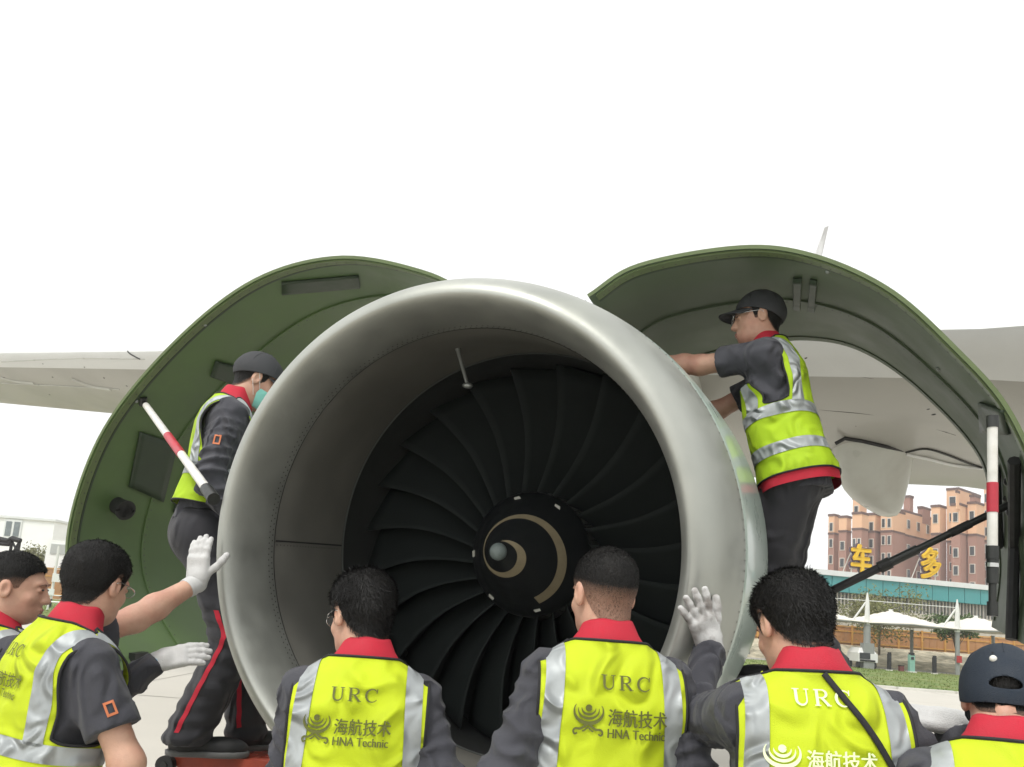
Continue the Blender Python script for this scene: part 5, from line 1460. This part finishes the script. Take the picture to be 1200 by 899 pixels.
# --- mechanic on the red stand at left
gz = .845
pG = person('mechanic in grey cap and turquoise mask standing on the red stand', (264, 468), 3.50, yaw=-70, lean=7, z0=gz, vest_low=1.0, head=(-66, 24, 0), hair=(.012, .007, 0), seed=25, cap=M_CAPG, mask=True, vestm=M_VESTG,
            arms={'R': dict(w=at(292, 628, 3.32), hint=(-.6, -.6, -.5), glove=M_GLOVE, finger=(.6, .3, -.5), palm=(0, .5, -1)), 'L': dict(w=at(310, 560, 3.75), hint=(0, .5, -1), glove=M_GLOVE)},
            legs={'R': at(226, 876, 3.46) * (1, 1, 0) + np.array((0, 0, gz)), 'L': at(296, 872, 3.70) * (1, 1, 0) + np.array((0, 0, gz))})
sleeve_patch(pG, 'R', .5)
leg_stripe(pG, 'R', 1, dirv=(-.15, -1, 0)); leg_stripe(pG, 'L', -1, dirv=(-.05, -1, 0))
# --- mechanic leaning on the right of the nacelle
hz = 1.34
pH = person('mechanic in dark cap and glasses leaning over the right side of the nacelle', (910, 403), 3.22, yaw=62, lean=14, z0=hz, head=(78, 4, 0), hair=(.012, .007, 0), seed=29, cap=M_CAPG, glasses=True, hem=True, vestm=M_VESTG,
            arms={'L': dict(w=at(752, 425, 3.50), hint=(0, -.2, -1), sleeve='short', finger=(-.6, .5, -.6), palm=(-.3, 0, -1)), 'R': dict(w=at(775, 480, 3.62), hint=(.2, .2, -1), sleeve='short', finger=(-.6, .3, -.6), palm=(0, 0, -1))},
            legs={'R': at(966, 790, 3.22) * (1, 1, 0) + np.array((0, 0, hz)), 'L': at(922, 790, 3.36) * (1, 1, 0) + np.array((0, 0, hz))})

# ------------------------------------------------------------------ stands
def stand(x, y, z, w, d, rot, m, label, slats=7):
    o = empty('work_stand', (x, y, 0), label, 'work stand'); R = Rm('z', rot)[:3, :3]; c = np.array((x, y, 0.)); P = lambda a, b, h: c + R @ np.array((a, b, 0.)) + np.array((0, 0, h))
    for s in (-1, 1):
        MB().box(P(0, s * (d / 2 - .02), z - .03), (w, .04, .06), R).build('side_rail', m, o, False); MB().box(P(s * (w / 2 - .02), 0, z - .0305), (.04, d - .082, .059), R).build('end_rail', m, o, False)
    n = slats; pitch = (d - .08) / n
    for i in range(n):
        b = MB(); y_ = -d / 2 + .04 + pitch * (i + .5)
        b.box(P(0, y_ - pitch * .38, z - .012), (w - .09, pitch * .18, .012), R); b.box(P(0, y_ + pitch * .38, z - .012), (w - .09, pitch * .18, .012), R)
        kx = int(w / .085)
        for j in range(kx + 1): b.box(P(-w / 2 + .05 + j * (w - .1) / kx, y_, z - .0121), (.026, pitch * .575, .0118), R)
        b.build('tread_slat', m, o, False)
    for sx in (-1, 1):
        for sy in (-1, 1):
            MB().tube([P(sx * (w / 2 - .03), sy * (d / 2 - .03), z - .06), P(sx * (w / 2 + .05), sy * (d / 2 + .03), .02)], .019, 8).build('leg', m, o)
            MB().tube([P(sx * (w / 2 + .05), sy * (d / 2 + .03), .0), P(sx * (w / 2 + .05), sy * (d / 2 + .03), .03)], .028, 10).build('foot', M_RUB, o)
        MB().tube([P(sx * (w / 2), -d / 2 + .0, .35), P(sx * (w / 2), d / 2, .35)], .013, 8).build('brace', m, o); MB().tube([P(sx * (w / 2), -d / 2, .62), P(sx * (w / 2), d / 2, .62)], .013, 8).build('brace', m, o)
    for sy in (-1, 1): MB().tube([P(-w / 2, sy * d / 2, .45), P(w / 2, sy * d / 2, .45)], .013, 8).build('brace', m, o)
    cw = P(-w / 2 - .02, -d / 2 - .02, z - .05); MB().tube([cw - R @ np.array((0, .018, 0)), cw + R @ np.array((0, .018, 0))], .040, 18).build('castor', M_RUB, o); MB().tube([cw - R @ np.array((0, .022, 0)), cw + R @ np.array((0, .022, 0))], .016, 12).build('castor_hub', M_STEEL, o)
    return o


cG = atz(262, 886, gz)
stand(cG[0] + .10, cG[1] + .17, gz - .001, .60, .40, rad(-6), M_STAND, 'red steel work stand with slotted tread under the masked mechanic')
stand(at(930, 790, 3.3)[0], 3.32, hz - .001, .34, .52, rad(-15), M_STEEL, 'dark steel work stand under the mechanic leaning on the nacelle')

# ------------------------------------------------------------------ thin haze in the air
hz_m = bpy.data.materials.new('haze_air'); hz_m.use_nodes = True; _t = hz_m.node_tree; _t.nodes.clear()
_o = _t.nodes.new('ShaderNodeOutputMaterial'); _v = _t.nodes.new('ShaderNodeVolumePrincipled'); _v.inputs['Color'].default_value = (0.97, 0.98, 0.985, 1); _v.inputs['Density'].default_value = 0.0011
_t.links.new(_v.outputs[0], _o.inputs['Volume'])
hb = MB().box((40, 70, 18), (420, 320, 38.2)).build('haze', hz_m, None, False, origin=(40, 70, 0)); props(hb, kind='stuff')
SC.cycles.volume_bounces = 0
